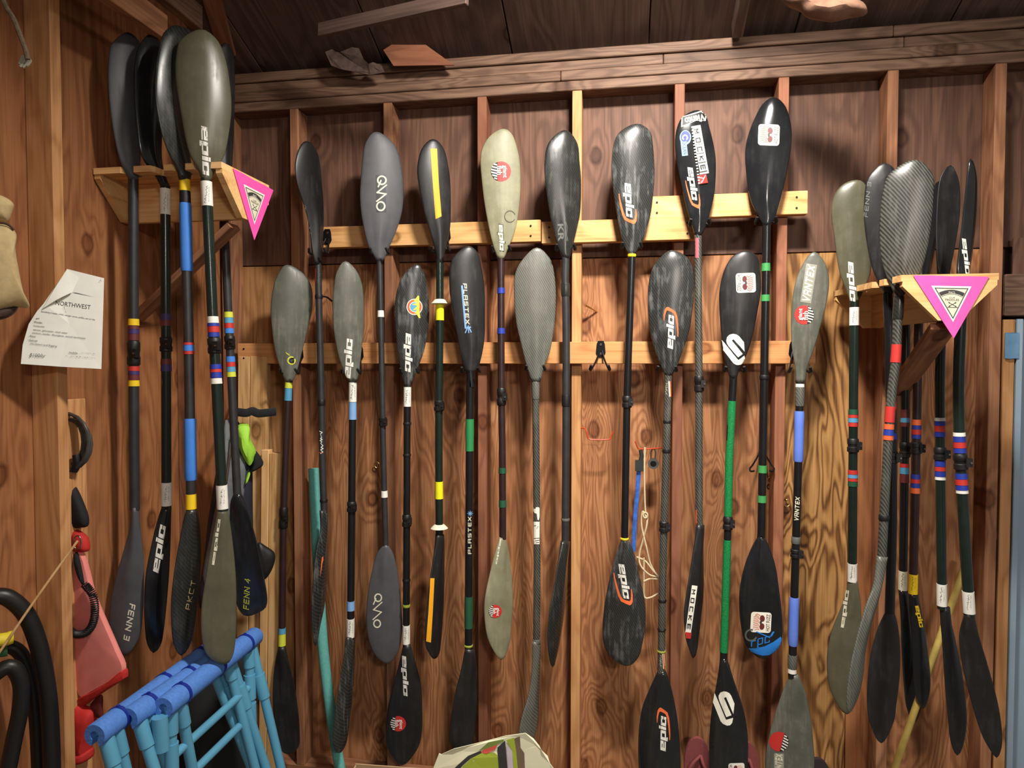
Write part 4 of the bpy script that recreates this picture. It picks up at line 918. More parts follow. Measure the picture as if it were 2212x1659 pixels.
stick('u8', 'low', 'blade_tip_print', 'G', [('skyblue', G_poly([(-.5, .02), (-.25, .02), (0, .1), (.25, .28), (.46, .5), (.5, .40), (.42, .1), (.3, -.12), (.12, -.26), (-.05, -.28), (-.25, -.2), (-.4, -.1)]), 972, 1150, 150, 104, 0, 0),
      ('grey', G_ring(.14, 30, 70, 340), 915, 1092, 54, 54, 0, 0), ('skyblue', G_strokes([[(-.5, .4), (.2, -.3), (.35, -.2), (.5, .4)]], .12), 975, 1090, 70, 30, 0, 0), ('skyblue', G_word('rpc', .2, .3), 955, 1123, 82, 38, 14, .3)], label='blue painted blade tip with blue lettering rpc', off=.0008)
# lower row
stick('w1', 'top', 'emblem', 'D', [('lime', G_ring(.16, 28, 60, 390), 175, 1455, 46, 46, 0, 0), ('black', G_text('G', .04), 176, 1456, 26, 30, 0, 0), ('lime', G_poly([(-.5, .5), (.0, .1), (.5, -.5), (.3, -.5), (-.3, .0)]), 155, 1418, 26, 20, 0, 0)])
stick('w1', 'low', 'lettering', 'E', [('grey', G_text('g', .02), 98, 1180, 10, 10, 0, 0)][:0] or [('dgrey', G_scrib(4), 105, 1500, 60, 12, 88, 0)])
stick('w2', 'top', 'lettering', 'D', [epic(486, 1444, 212, 52, 87, .18)])
wz = [('paper', G_disc(), 843, 1164, 86, 88, 0, 0), ('rust', G_disc(), 843, 1164, 78, 80, 0, 0), ('paper', G_disc(), 843, 1164, 54, 56, 0, 0), ('cyan', G_disc(), 843, 1164, 48, 50, 0, 0),
      ('lime', G_poly([(-.5, .1), (-.5, .5), (-.25, .5), (-.25, .1), (.25, .1), (.25, .5), (.5, .5), (.5, .1), (.12, -.5), (0, -.1), (-.12, -.5)]), 852, 1164, 114, 46, -86, 0)]
wz[-1] = ('lime', G_strokes([[(-.6, .42), (-.3, .42), (-.2, -.3), (0, .2), (.2, -.3), (.3, .42), (.6, .42)]], .2), 852, 1164, 92, 44, -88, 0)
_wp = [(400, 500), (415, 510), (420, 640), (416, 690), (432, 812), (412, 812), (372, 742), (348, 756), (388, 692), (326, 706), (392, 642), (312, 622), (388, 602), (342, 572), (366, 545)]
wz[-1] = ('lime', G_poly([((x-372)/120, -(y-656)/312) for x, y in _wp][::-1]), (840+372/6.38-560)/.39776, (560+656/6.38-200)/.39776, 120/6.38/.39776, 312/6.38/.39776, 0, 0)
stick('w3', 'top', 'sticker', 'D', wz, label='round sticker with red ring and yellow zigzag')
stick('w3', 'top', 'lettering', 'D', [epic(808, 1412, 206, 48, -91)])
stick('w3', 'low', 'lettering', 'E', [epic(622, 1266, 170, 28, -88)])
stick('w3', 'low', 'sticker', 'E', giant('E', 594, 1470, 66, -92))
pl = [('ltblue', G_rect(), 1111, 1165, 236, 10, -85, 0), ('cream', G_word('PLASTEX', .24, .35), 1124, 1148, 222, 22, -86, .15), ('ltblue', G_strokes([[(-.5, -.5), (0, .5), (.5, -.4)], [(-.4, .2), (.4, .3)], [(0, .5), (.1, -.5)]], .18), 1135, 1285, 30, 36, 0, 0)]
stick('w4', 'top', 'lettering', 'D', pl, label='blue and white lettering reading PLASTEX')
stick('w4', 'shaft', 'lettering', 'E', [('cream', G_word('PLASTEX', .24, .35), 899, 665, 160, 15, 90, 0), ('ltblue', G_strokes([[(-.5, 0), (.5, 0)], [(0, .5), (0, -.5)], [(-.35, .35), (.35, -.35)], [(-.35, -.35), (.35, .35)]], .12), 901, 572, 20, 20, 0, 0)])
stick('w5', 'shaft', 'lettering', 'E', [('cream', G_text('SUP PADDLER', .03), 1182, 628, 160, 20, -90, 0)][:0] or [('paper', G_poly([(-.5, .42), (-.1, .36), (0, .5), (.4, .5), (.5, .44), (.5, -.2), (.4, -.5), (.2, -.45), (.1, .0), (-.2, .05), (-.35, .2)]), 1183, 573, 28, 56, 0, 0), ('paper', G_rect(), 1183, 655, 28, 96, 0, 0), ('dgrey', G_strokes([[(-.4, .3), (0, .33)], [(.1, .2), (.3, .3)], [(-.5, -.25), (.5, -.23)], [(-.1, -.35), (.5, -.32)], [(0, -.43), (.4, -.42)]], .03), 1183, 655, 28, 96, 0, 0)])
stick('w6', 'top', 'lettering', 'F', [swoosh(687, 1268, 82, 150, 180-4), epic(685, 1320, 170, 46, 88)])
stick('w6', 'low', 'lettering', 'G', [swoosh(541, 1470, 62, 138, 180-3), epic(540, 1512, 146, 38, 89)])
for y_ in (40, 1203):
    stick('w6', 'shaft', 'sticker', 'G', [('cream', G_rect(), 567-(26 if y_ > 100 else 0), y_, 9, 66, 3, 0), ('rust', G_rect(), 570-(29 if y_ > 100 else 0), y_, 4, 66, 3, 0), ('cream', G_scrib(12), 553-(24 if y_ > 100 else 0), y_, 50, 9, 88, .3)])
def pxpoly(pts, ox, oy, k):
    q = [(ox+a/k, oy+b_/k) for a, b_ in pts]; xs = [a for a, _ in q]; ys = [b_ for _, b_ in q]; cx, cy, W_, H_ = (min(xs)+max(xs))/2, (min(ys)+max(ys))/2, max(xs)-min(xs), max(ys)-min(ys)
    return ('paper', G_poly([((a-cx)/W_, -(b_-cy)/H_) for a, b_ in q][::-1]), cx, cy, W_, H_, 0, 0)
stick('w7', 'top', 'emblem', 'P', [pxpoly([(720, 350), (600, 380), (510, 470), (480, 590), (500, 690), (560, 790), (900, 1195), (1065, 1070), (680, 590), (740, 545), (1130, 990), (1110, 650), (930, 430), (830, 370)], 1540, 700, 16.59),
    pxpoly([(320, 570), (350, 900), (740, 1410), (830, 1460), (900, 1470), (1000, 1450), (1090, 1370), (1145, 1220), (1120, 1130), (905, 1290), (430, 690)], 1540, 700, 16.59)], label='large white looped emblem')
stick('w7', 'low', 'emblem', 'P', [pxpoly([(600, 320), (500, 360), (450, 450), (450, 520), (480, 620), (680, 1090), (830, 1035), (610, 520), (670, 490), (885, 1000), (920, 690), (820, 450), (770, 380), (690, 335)], 1520, 1470, 13.825),
    pxpoly([(335, 375), (285, 650), (510, 1210), (580, 1290), (700, 1345), (790, 1330), (850, 1260), (880, 1110), (670, 1170), (450, 640)], 1520, 1470, 13.825)], label='large white looped emblem')
stick('w7', 'top', 'sticker', 'F', fuzz('F', 1069, 1069, 100, -88), label='square white sticker reading HOT FUZZ')
stick('w7', 'low', 'sticker', 'G', fuzz('G', 853, 1672, 68, -88), label='square white sticker reading HOT FUZZ')
for a_, b_ in ((866, 1115), (1166, 1408)):
    m = MB(); pth = [(1584, 818), (1575.6, 972), (1572, 1143), (1563, 1422)]
    m.tube([at_y(px_(None, q, pth, None), q, WY) for q in (a_, (a_+b_)/2, b_)], .0148, 18); m.build('green_sleeve', S_GRN, PAD['w7']['root'], label='bright green woven shaft section')
stick('w8', 'top', 'lettering', 'F', [('sgrey', G_rect(), 1391, 1072, 200, 56, 81, 0), ('cream', G_word('VANTEX', .30, .22), 1391, 1072, 188, 44, 81, .2)], label='pale lettering reading VANTEX')
stick('w8', 'top', 'sticker', 'F', giant('F', 1368, 1233, 98, 88))
stick('w8', 'shaft', 'lettering', 'G', [('cream', G_word('VANTEX', .26, .3), 1111, 552, 102, 20, 87, .2)])
stick('w8', 'low', 'sticker', 'G', giant('G', 1034, 1546, 84, 75, False))
stick('w8', 'low', 'lettering', 'G', [('sgrey', G_rect(), 1034, 1645, 96, 42, 90, 0), ('cream', G_word('VANTEX', .30, .22), 1034, 1645, 92, 34, 90, .2)], label='pale lettering reading VANTEX')
# racks
FEN = G_word('FENN 3', .24, .3)
stick('l1', 'low', 'lettering', 'C', [('cream', FEN, 704, 866, 200, 36, -100, .15)], label='white lettering reading FENN 3')
stick('l2', 'low', 'lettering', 'C', [epic(867, 466, 258, 52, 81)])
stick('l3', 'low', 'lettering', 'C', [('sand', G_word('PKCT', .16, .5), 1036, 718, 160, 26, 78, 0)], label='gold lettering reading PKCT')
stick('l4', 'top', 'lettering', 'A', [epic(1312, 965, 310, 66, -88)])
stick('l4', 'low', 'lettering', 'C', [('cream', G_EPIC, 1176, 430, 250, 22, 82, 0)])
stick('l5', 'low', 'lettering', 'C', [('lime', G_word('FENN 4', .22, .3), 1342, 712, 165, 32, 87, .2), (B_BLK, G_word('FENN 4', .10, .3), 1342, 712, 160, 26, 87, .2)], label='yellow outline lettering reading FENN 4')
stick('r1', 'top', 'lettering', 'H', [epic(236, 1205, 200, 44, -87)])
stick('r1', 'low', 'lettering', 'I', [('cream', G_EPIC, 158, 1025, 150, 22, 82, .1)])
stick('r2', 'top', 'lettering', 'H', [('grey', G_word('FENN 3', .2, .3), 318, 785, 180, 22, 84, .1)], label='grey lettering reading FENN 3')
stick('r3', 'shaft', 'writing', 'H', [('cream', G_text('17-87'), 463, 1575, 70, 10, -88, 0)])
stick('r5', 'low', 'lettering', 'I', [('yellow', G_EPIC, 452, 1055, 88, 22, -78, .1)])
stick('r7', 'top', 'lettering', 'H', [epic(820, 1080, 190, 34, -84)])
# ================================================================== OTHER THINGS
def facing(pxc, pyc, P):
    n = Vector((P.x-CAM.x, P.y-CAM.y, 0)).normalized()
    return lambda a, b_, d=0.0: at_p(a, b_, P-n*d, n), n
def puff(name, pts, f, n, th, mat, parent=None, sharp=.86, label=None):
    """stuffed/cloth shape: outline on the hanging plane, bulging both ways"""
    ol = cr([f(a, b_) for a, b_ in pts], 4, closed=True); N_ = len(ol)
    c = sum(ol, Vector())/N_; vs = []; fs = []
    prof = [(1, 0), (.97, .35), (sharp, .75), (.55, 1.0)]
    for s_, d in prof: vs += [c+(p-c)*s_-n*th*d for p in ol]
    for s_, d in prof[1:]: vs += [c+(p-c)*s_+n*th*d*.5 for p in ol]
    vs += [c-n*th*1.03, c+n*th*.5]
    for k in range(3):
        for i in range(N_): fs.append((k*N_+i, k*N_+(i+1) % N_, (k+1)*N_+(i+1) % N_, (k+1)*N_+i))
    bb = [0, 4*N_, 5*N_, 6*N_]
    for a, b_ in zip(bb, bb[1:]):
        for i in range(N_): fs.append((a+i, b_+i, b_+(i+1) % N_, a+(i+1) % N_))
    for i in range(N_): fs.append((3*N_+i, 3*N_+(i+1) % N_, 7*N_)); fs.append((6*N_+(i+1) % N_, 6*N_+i, 7*N_+1))
    m = MB(); m.add(vs, fs); return m.build(name, mat, parent, label=label)
def tb(name, pts, f, r, mat, parent=None, n=8, sm=6, dd=0, label=None):
    m = MB(); m.tube(cr([f(*p) if len(p) == 3 else f(p[0], p[1], dd) for p in pts], sm), r, n); return m.build(name, mat, parent, label=label)
fy = lambda Y: (lambda a, b_, d=0.0: at_y(a, b_, Y-d))

# --- paper notice
P0 = at_x(140, 700, -1.60); f, n = facing(0, 0, P0)
root = empty('paper_notice', f(130, 790), 'white printed notice with a curled corner pinned to the pale left stud', 'notice')
PAPER = plain('white_paper', (240, 240, 230), .7, noise=.03)
ol = [(145, 581), (225, 601), (222, 700), (219, 797), (130, 792), (45, 786), (49, 745), (62, 700), (80, 672), (95, 655), (120, 618)]
bm_ = MB(); c0 = (150, 700); cen = f(*c0)
L0 = [f(a, b_, .004 if a > 100 else .016) for a, b_ in ol]; bm_.add([cen]+L0, [(0, i+1, (i+1) % len(L0)+1) for i in range(len(L0))])
bm_.add([v+n*.0006 for v in [cen]+L0], [(0, (i+1) % len(L0)+1, i+1) for i in range(len(L0))])
pp = bm_.build('sheet', PAPER, root, False, fix=False)
m = MB(); m.add([f(145, 581, .006), f(171, 600, .007), f(157, 631, .012), f(135, 641, .024), (f(118, 650, .026)), f(92, 667, .02), f(108, 640, .022), f(125, 612, .016)], [(0, 7, 3), (0, 3, 2), (0, 2, 1), (7, 6, 4), (7, 4, 3), (6, 5, 4)])
m.build('curled_corner', PAPER, root, True, fix=False)
ln = [('dgrey', G_text('NORTHWEST'), 158, 659, 76, 9.5, -7.5, 0), ('dgrey', G_text('Specializing in kayaks, surfski, outrigger canoes, paddles, and surf skis'), 147, 682, 118, 4.2, -9, 0),
      ('dgrey', G_poly([(-.5, .5), (-.36, .5), (.5, -.5)]), 181, 637, 50, 10, 0, 0)]
for x_, y_, s_, w_ in ((81, 688, 'gel', 7), (82, 696, 'Wooden', 18), (84, 705, 'Composites', 24), (109, 716, 'epoxy, gelcoater, vinyl ester', 75), (127, 725, 'carbon, kevlar, fiberglass, wood laminates', 116), (69, 726, '- Paint', 16), (70, 735, '- Gelcoat', 22), (92, 745, '- Hardware and Rigging', 62), (160, 762, 'mobile .', 22)):
    ln.append(('dgrey', G_text(s_), x_, y_, w_, 4.4, -6, 0))
ln += [('dgrey', G_scrib(21, 26, .008), 190, 763, 34, 2.6, -4, 0), ('dgrey', G_scrib(22, 40, .006), 174, 771, 66, 2.8, -4, 0), ('grey', G_text('$100/hr'), 81, 768, 34, 9, -4, .2), ('dgrey', G_strokes([[(0, .5), (.3, -.3)], [(.25, -.25), (.45, -.5)]], .12), 138, 669, 8, 12, 0, 0), ('grey', G_strokes([[(-.3, -.3), (.2, .5)], [(0, 0), (.5, -.4)]], .12), 217, 606, 5, 5, 0, 0)]
decal(pp, 'printing', 'P', ln, grid=22, off=.0006)

# --- canvas bag at the far left
CANV = plain('canvas_beige', (206, 182, 132), .85, noise=.1, nscale=60, bump=.4)
P0 = at_x(20, 560, -1.60); f, n = facing(0, 0, P0)
root = empty('canvas_bag', f(-10, 690), 'beige canvas bag with a tied neck hanging at the left edge', 'bag')
puff('body', [(-60, 488), (0, 484), (22, 490), (36, 508), (33, 535), (40, 580), (48, 620), (56, 648), (64, 660), (58, 666), (30, 664), (-60, 668)], f, n, .05, CANV, root)
puff('flap', [(-60, 412), (2, 423), (29, 440), (27, 456), (17, 478), (0, 478), (-60, 470)], f, n, .035, CANV, root)
tb('tie_cord', [(-50, 480), (0, 481), (18, 486), (30, 497)], f, .003, plain('dark_cord', (70, 52, 38), .8), root, dd=.03)
puff('leather_base', [(-60, 664), (30, 663), (38, 668), (28, 680), (5, 690), (-60, 700)], f, n, .02, plain('leather_brown', (66, 44, 34), .6), root, label='dark brown leather base')
tag(tb('hanging_rope', [(-4, -30), (12, 12), (30, 42), (45, 80), (56, 110), (60, 128)], facing(0, 0, at_x(40, 60, -1.5))[0], .006, plain('old_rope', (128, 110, 88), .9, noise=.3, nscale=120, bump=.5)), 'frayed old rope hanging from the roof at top left', 'rope')
f, n = facing(0, 0, at_x(55, 130, -1.5)); m = MB()
for k in range(9):
    a = k*.7; m.tube(cr([f(58, 122), f(56+9*math.cos(a), 130+7*math.sin(a*1.3)), f(54+12*math.cos(a+.6), 136+10*math.sin(a))], 4), .0035, 6)
ro = bpy.data.objects['hanging_rope']; m.build('frayed_end', plain('frayed_pale', (168, 158, 140), .9), ro)

# --- things hanging behind the pale left stud
f = (lambda a, b_, d=0.0: at_y(a, b_, -.92-d)); n = Vector((0, 1, 0))
root = empty('cable_lock', f(160, 1015), 'coiled grey-black cable lock hanging behind the pale left stud', 'lock')
GC = plain('cable_grey', (72, 70, 66), .3, noise=.2)
for k, (cx, rx, ry, cy) in enumerate(((146, 44, 60, 956), (144, 38, 56, 958), (148, 32, 50, 954), (150, 47, 54, 960), (142, 50, 62, 955))):
    m = MB(); m.tube([f(cx+rx*math.cos(t*.349), cy+ry*math.sin(t*.349), .006*k) for t in range(18)], .0058, 8, closed=True); m.build('cable_loop', GC, root)
m = MB(); m.tube([f(165, 982, .02), f(168, 1000, .02), f(160, 1018, .02)], [.012, .014, .010], 12); m.build('lock_body', RUB, root)
tag(puff('black_pouch', [(152, 1042), (163, 1050), (178, 1082), (190, 1115), (191, 1133), (184, 1139), (165, 1141), (152, 1146)], f, n, .02, plain('black_nylon', (20, 20, 23), .8)), 'black nylon pouch hanging above the pink bag', 'pouch')
root = empty('pink_bag', f(215, 1520), 'faded pink fabric bag with red hem and a black coiled leash, behind the left stud', 'bag')
PK = plain('faded_pink_cloth', (234, 138, 128), .85, noise=.08, nscale=20, bump=.2); RD = plain('red_cloth', (190, 40, 34), .75, noise=.15, nscale=30)
puff('cloth', [(158, 1186), (170, 1180), (182, 1195), (192, 1230), (205, 1280), (232, 1345), (258, 1405), (273, 1448), (240, 1475), (205, 1495), (180, 1508), (168, 1480), (158, 1440)], f, n, .018, PK, root, .95)
puff('red_hem', [(272, 1443), (277, 1458), (270, 1466), (225, 1495), (185, 1522), (172, 1516), (172, 1506), (200, 1492), (240, 1468)], f, n, .02, RD, root, .9, label='red hem')
puff('red_top', [(156, 1144), (178, 1150), (190, 1165), (193, 1188), (178, 1192), (160, 1186)], f, n, .022, RD, root, label='red top')
puff('strap', [(168, 1190), (177, 1192), (192, 1255), (189, 1264), (182, 1250), (172, 1220)], f, n, .026, FABB, root)
m = MB(); m.tube([f(167+8*math.cos(t*.45), 1172+15*math.sin(t*.45), .035) for t in range(14)], .0022, 8, closed=True); m.build('carabiner', CHROME, root)
path = cr([f(a, b_, .035) for a, b_ in ((183, 1262), (200, 1285), (205, 1318), (200, 1348), (186, 1366), (166, 1370), (150, 1362))], 60)
hx = []
for i, p in enumerate(path):
    t = (path[min(i+1, len(path)-1)]-path[max(i-1, 0)]).normalized(); u = t.cross(n).normalized(); a = i*.75
    hx.append(p+u*math.cos(a)*.0105-n*math.sin(a)*.0105)
m = MB(); m.tube(hx, .0022, 5); m.build('coiled_leash', RUB, root)
tag(puff('red_gear_bag', [(150, 1515), (185, 1524), (206, 1535), (204, 1570), (198, 1600), (195, 1625), (192, 1640), (165, 1646), (150, 1640)], f, n, .035, RD), 'red fabric gear hanging below the pink bag', 'bag')
puff('cuff', [(150, 1622), (192, 1616), (200, 1624), (196, 1638), (165, 1645), (150, 1642)], f, n, .04, RD, bpy.data.objects['red_gear_bag'])
tag(puff('dark_red_strap', [(196, 1520), (220, 1500), (222, 1530), (222, 1550), (208, 1548), (205, 1535)], f, n, .01, plain('dark_red_cloth', (96, 24, 24), .8)), 'dark red strap end beside the red fabric gear', 'strap')
# --- hoses, stick and handles at lower left
P0 = at_x(40, 1430, -1.62); f, n = facing(0, 0, P0)
for lab, pts, r, d in (('thick black inner tube arching at the far lower left, outermost of three', [(-60, 1300), (-10, 1288), (22, 1294), (58, 1330), (84, 1395), (101, 1480), (109, 1570), (113, 1700)], .022, 0),
                     ('black inner tube behind the outermost one at lower left', [(-50, 1440), (0, 1400), (38, 1405), (62, 1450), (76, 1530), (82, 1620), (84, 1700)], .018, -.045),
                     ('black inner tube curving to the bottom left corner, innermost of three', [(-40, 1480), (18, 1440), (44, 1470), (44, 1530), (30, 1600), (10, 1700)], .02, .03)):
    o = tb('inner_tube', pts, f, r, plain('tube_rubber', (26, 25, 24), .42, noise=.15), None, 14, dd=d); tag(o, lab, 'inner tube', 'black inner tubes at lower left')
tag(tb('yellow_float', [(-30, 1386), (10, 1381), (24, 1377), (30, 1376)], f, [.017]*18+[.010], plain('yellow_plastic', (226, 206, 50), .4), None, 14, dd=.05), 'yellow rounded plastic float at the left edge above the green one', 'float')
tag(tb('green_float', [(-30, 1412), (6, 1408), (16, 1406)], f, .013, plain('green_plastic', (52, 110, 60), .5), None, 14, dd=.03), 'green plastic float end at the left edge below the yellow one', 'float')
tag(tb('thin_stick', [(168, 1168), (80, 1290), (-14, 1428)], f, .0032, LUM, None, 8, 3, dd=.09), 'thin wooden stick leaning diagonally across the left stud', 'stick')

# --- life vest behind the left paddles
P0 = at_y(510, 1000, -.36); f, n = facing(0, 0, P0)
root = empty('life_vest', f(500, 1300), 'grey and lime paddling vest hanging behind the left rack paddles', 'life vest')
VG = plain('vest_grey', (104, 108, 112), .7, noise=.2, nscale=40, bump=.3); VN = plain('vest_navy', (30, 34, 46), .7); VL = plain('vest_lime', (158, 216, 62), .7, noise=.1, nscale=40, bump=.3)
puff('back_panel', [(478, 925), (500, 905), (516, 912), (536, 960), (545, 1010), (546, 1080), (546, 1180), (530, 1240), (480, 1300), (440, 1320), (428, 1290), (440, 1210), (450, 1120), (466, 1020)], f, n, .04, VN, root)
puff('grey_panel', [(484, 912), (498, 915), (500, 950), (530, 980), (534, 1020), (526, 1090), (500, 1130), (470, 1210), (446, 1280), (436, 1250), (455, 1140), (470, 1060), (482, 980)], f, n, .06, VG, root)
puff('lime_panel', [(514, 917), (538, 918), (540, 945), (553, 975), (545, 998), (537, 1004), (524, 985), (514, 955)], f, n, .07, VL, root, .93, label='lime green panel')
puff('lime_trim', [(541, 1018), (536, 1035), (529, 1045), (530, 1030), (536, 1018)], f, n, .066, VL, root)
puff('collar_flap', [(550, 972), (569, 998), (558, 1010), (540, 1018), (545, 1000)], f, n, .072, FABB, root)
m = MB(); m.tube(cr([f(512, 890, .04), f(532, 892, .045), (f(545, 888, .03)), f(560, 893, .03), f(596, 889, .01)], 6), .0165, 10, squash=.25); m.build('waist_strap', FABB, root)
puff('buckle', [(558, 1172), (575, 1180), (594, 1196), (590, 1225), (572, 1252), (556, 1240), (552, 1200)], f, n, .02, RUB, root)
tb('hanging_loop', [(488, 925), (497, 905), (507, 880), (505, 858)], lambda a, b_, d=0: at_y(a, b_, -.36+(925-b_)*.0041), .006, FABB, root)
tb('piping', [(505, 935), (495, 1000), (487, 1060)], f, .004, CHROME, root, dd=.075)

# --- lumber standing in the corner bay
for lab, a, b_, top, Y in (('pale board standing in the corner bay, leftmost of four', 519, 544, 770, -.112), ('wide pale board standing in the corner bay beside the leftmost one', 545, 580, 770, -.113),
                       ('short pale board in the corner bay with its square top showing, left of the pair', 569, 585, 971, -.150), ('short pale board in the corner bay, right of the pair', 586, 609, 978, -.150)):
    p = at_y((a+b_)/2, top, Y); q = at_y((a+b_)/2-6, 1659, Y-.012); w_ = (at_y(b_, top, Y)-at_y(a, top, Y)).length
    d = (q-p).normalized(); q = p+d*((p.z-0.01)/-d.z)
    tag(board('lumber_board', q, p, w_, .035, (1, 0, 0), LUM), lab, 'board', 'lumber standing in the corner bay')
# --- pool noodle, teal
m = MB(); m.tube(cr([at_y(677, 1012, -.09), at_y(686, 1200, -.10), at_y(697, 1390, -.11), at_y(715, 1540, -.118), at_y(738, 1680, -.16), at_y(765, 1830, -.24)], 8), .0225, 20)
tag(m.build('foam_tube', plain('teal_foam', (100, 176, 168), .85, noise=.1, nscale=90, bump=.3)), 'long teal foam tube leaning on the wall between paddles', 'foam tube')
# --- bamboo pole right
m = MB(); a, b_ = at_y(2076, 1246, -.11), at_y(1935, 1652, -.20); d = (b_-a); m.tube([a-d*.1, a, a+d*.4, b_, b_+d*.25], .012, 12)
tag(m.build('wooden_pole', plain('pole_yellow_wood', (196, 170, 88), .6, noise=.15)), 'yellowish pole leaning diagonally behind the right rack paddles', 'pole')

# --- sawhorses
PVC = plain('pvc_light_blue', (92, 160, 192), .35, noise=.05, nscale=8); FOAM = plain('blue_foam', (78, 128, 206), .8, noise=.12, nscale=120, bump=.35); TIE = plain('tie_navy', (24, 44, 140), .4)
def foam(root, A, B, rad=.033):
    d = (B-A).normalized(); u = d.cross(Vector((0, 0, 1))).normalized(); v = u.cross(d); K = 22; vs = []; fs = []
    ts = [0, .01, .2, .4, .6, .8, .99, 1]; g0 = R(-90)
    for t in ts:
        c = A.lerp(B, t); rr = rad*(.93 if t in (0, 1) else 1)
        out = []
        for k in range(K+1):
            a = g0+R(24)+(2*math.pi-R(48))*k/K; out.append(c+u*math.cos(a)*rr+v*math.sin(a)*rr)
        for k in range(K, -1, -1):
            a = g0+R(36)+(2*math.pi-R(72))*k/K; out.append(c+u*math.cos(a)*.013+v*math.sin(a)*.013)
        vs += out
    n_ = 2*(K+1)
    for i in range(len(ts)-1):
        for k in range(n_): fs.append((i*n_+k, i*n_+(k+1) % n_, (i+1)*n_+(k+1) % n_, (i+1)*n_+k))
    for i in (0, len(ts)-1):
        for k in range(K): fs.append((i*n_+k, i*n_+k+1, i*n_+n_-2-k, i*n_+n_-1-k))
    m = MB(); m.add(vs, fs); m.build('foam_cover', FOAM, root)
    for t in (.16, .52, .86):
        c = A.lerp(B, t); m = MB(); m.tube([c-d*.006, c+d*.006], rad+.0025, 22); q = m.build('cable_tie', TIE, root)
        m = MB(); m.box(tuple(c+Vector((-.004, -.004, rad))), tuple(c+Vector((.004, .004, rad+.006)))); m.build('tie_head', TIE, q)
def sawhorse(lab, a0, b0, z, lean1, lean1b, lean2, lean2b, rungs=True, second=True):
    A = at_z(a0[0], a0[1], z); B = at_z(b0[0], b0[1], z); d = (B-A).normalized()
    root = empty('sawhorse', Vector((A.x, A.y, 0)), lab, 'sawhorse', 'blue pipe sawhorses')
    foam(root, A, B)
    m = MB(); m.tube([A+d*.02, B-d*.02], .0125, 14); m.build('top_pipe', PVC, root)
    A1, B1 = A+d*.035, B-d*.05
    def leg(P, lean, zt, r=.0165):
        q = Vector((P.x+lean[0], P.y+lean[1], 0)); m = MB(); m.tube([P, q], r, 16); l = m.build('leg', PVC, root)
        for t in zt:
            c = P.lerp(q, t); e_ = (q-P).normalized(); m = MB(); m.tube([c-e_*.045, c+e_*.045], r+.0045, 16); m.build('pipe_tee', PVC, l)
        return P, q
    tees = (.055, .19, .31) if rungs else (.06,)
    l1 = leg(A1, lean1, tees); l2 = leg(B1, lean1b, tees)
    if rungs:
        for t in (.19, .31):
            m = MB(); m.tube([l1[0].lerp(l1[1], t), l2[0].lerp(l2[1], t)], .0135, 14); m.build('rung', PVC, root)
    if second:
        l3 = leg(A1+d*.04, lean2, (.06,)); l4 = leg(B1+d*.015, lean2b, (.2,))
        m = MB(); m.tube([l3[0].lerp(l3[1], .75), l4[0].lerp(l4[1], .75)], .0135, 14); m.build('rung', PVC, root)
sawhorse('blue pipe sawhorse with foam top, front one with two rungs facing the viewer', (352, 1530), (552, 1373), .88, (.015, -.02), (.02, -.01), (.03, .16), (.17, .06))
sawhorse('blue pipe sawhorse with foam top, middle one of the folded stack', (277, 1553), (506, 1397), .88, (.30, -.02), (.14, .12), (.20, .12), (.17, .16), False)
sawhorse('blue pipe sawhorse with foam top, rearmost one nearest the left wall', (204, 1590), (462, 1399), .88, (.28, -.02), (.22, .18), (.12, .10), (.24, .22), False)
f, n = facing(0, 0, at_y(460, 1600, -.40)); tag(puff('black_bag', [(392, 1452), (430, 1425), (490, 1415), (532, 1425), (538, 1520), (540, 1700), (538, 1900), (460, 1920), (385, 1900), (380, 1700), (384, 1540)], f, n, .07, plain('black_nylon', (20, 20, 23), .8)), 'black fabric bag standing in the corner behind the blue sawhorses', 'bag')
q = at_z(345, 1548, .86); m = MB(); m.tube([q, q+Vector((.005, 0, -.10))], .022, 16); m.build('pipe_stub', PVC, bpy.data.objects['sawhorse.001'])

# --- carton and paper bag at the bottom
a, b_ = at_y(768, 1649, -.86), at_y(948, 1662, -.86)
KR = plain('kraft_card', (176, 146, 112), .8, noise=.06)
root = empty('cardboard_box', (a.x, -1.0, 0), 'brown cardboard box top edge at the bottom left of the paper bag', 'box')
hz = a.z
m = MB(); m.prism([(a.x, -.86, .001), (b_.x, -.86, .001), (b_.x, -.86, b_.z), (a.x, -.86, a.z)], (0, -.004, 0)); m.build('back_panel', KR, root, False)
m = MB(); m.box((a.x, -1.10, .001), (b_.x, -1.096, hz-.05)); m.build('front_panel', KR, root, False)
for x_ in (a.x, b_.x-.004): m = MB(); m.prism([(x_, -.864, .001), (x_, -1.096, .001), (x_, -1.096, hz-.05), (x_, -.864, min(a.z, b_.z)-.004)], (.004, 0, 0)); m.build('side_panel', KR, root, False)
BY = -.70; f = fy(BY)
root = empty('paper_bag', at_y(1060, 1700, BY+.06), 'cream paper bag with a green bird picture, its crumpled top at the bottom centre', 'bag')
root.location.z = 0
BG = plain('bag_paper', (236, 234, 200), .7, noise=.04, nscale=8, bump=.2)
tp = [(922, 1700), (935, 1662), (948, 1628), (953, 1630), (980, 1618), (1050, 1601), (1092, 1590), (1135, 1584), (1152, 1596), (1165, 1612), (1170, 1622), (1183, 1634), (1188, 1650), (1197, 1662), (1202, 1700)]
front = [f(a_, b2, .006*math.sin(i*2.1)) for i, (a_, b2) in enumerate(tp)]
x0, x1 = front[0].x, front[-1].x
fr_ = [Vector((x0, BY, .002))]+front+[Vector((x1, BY, .002))]
m = MB(); m.prism(fr_, (0, .003, 0)); pf = m.build('front_sheet', BG, root, False)
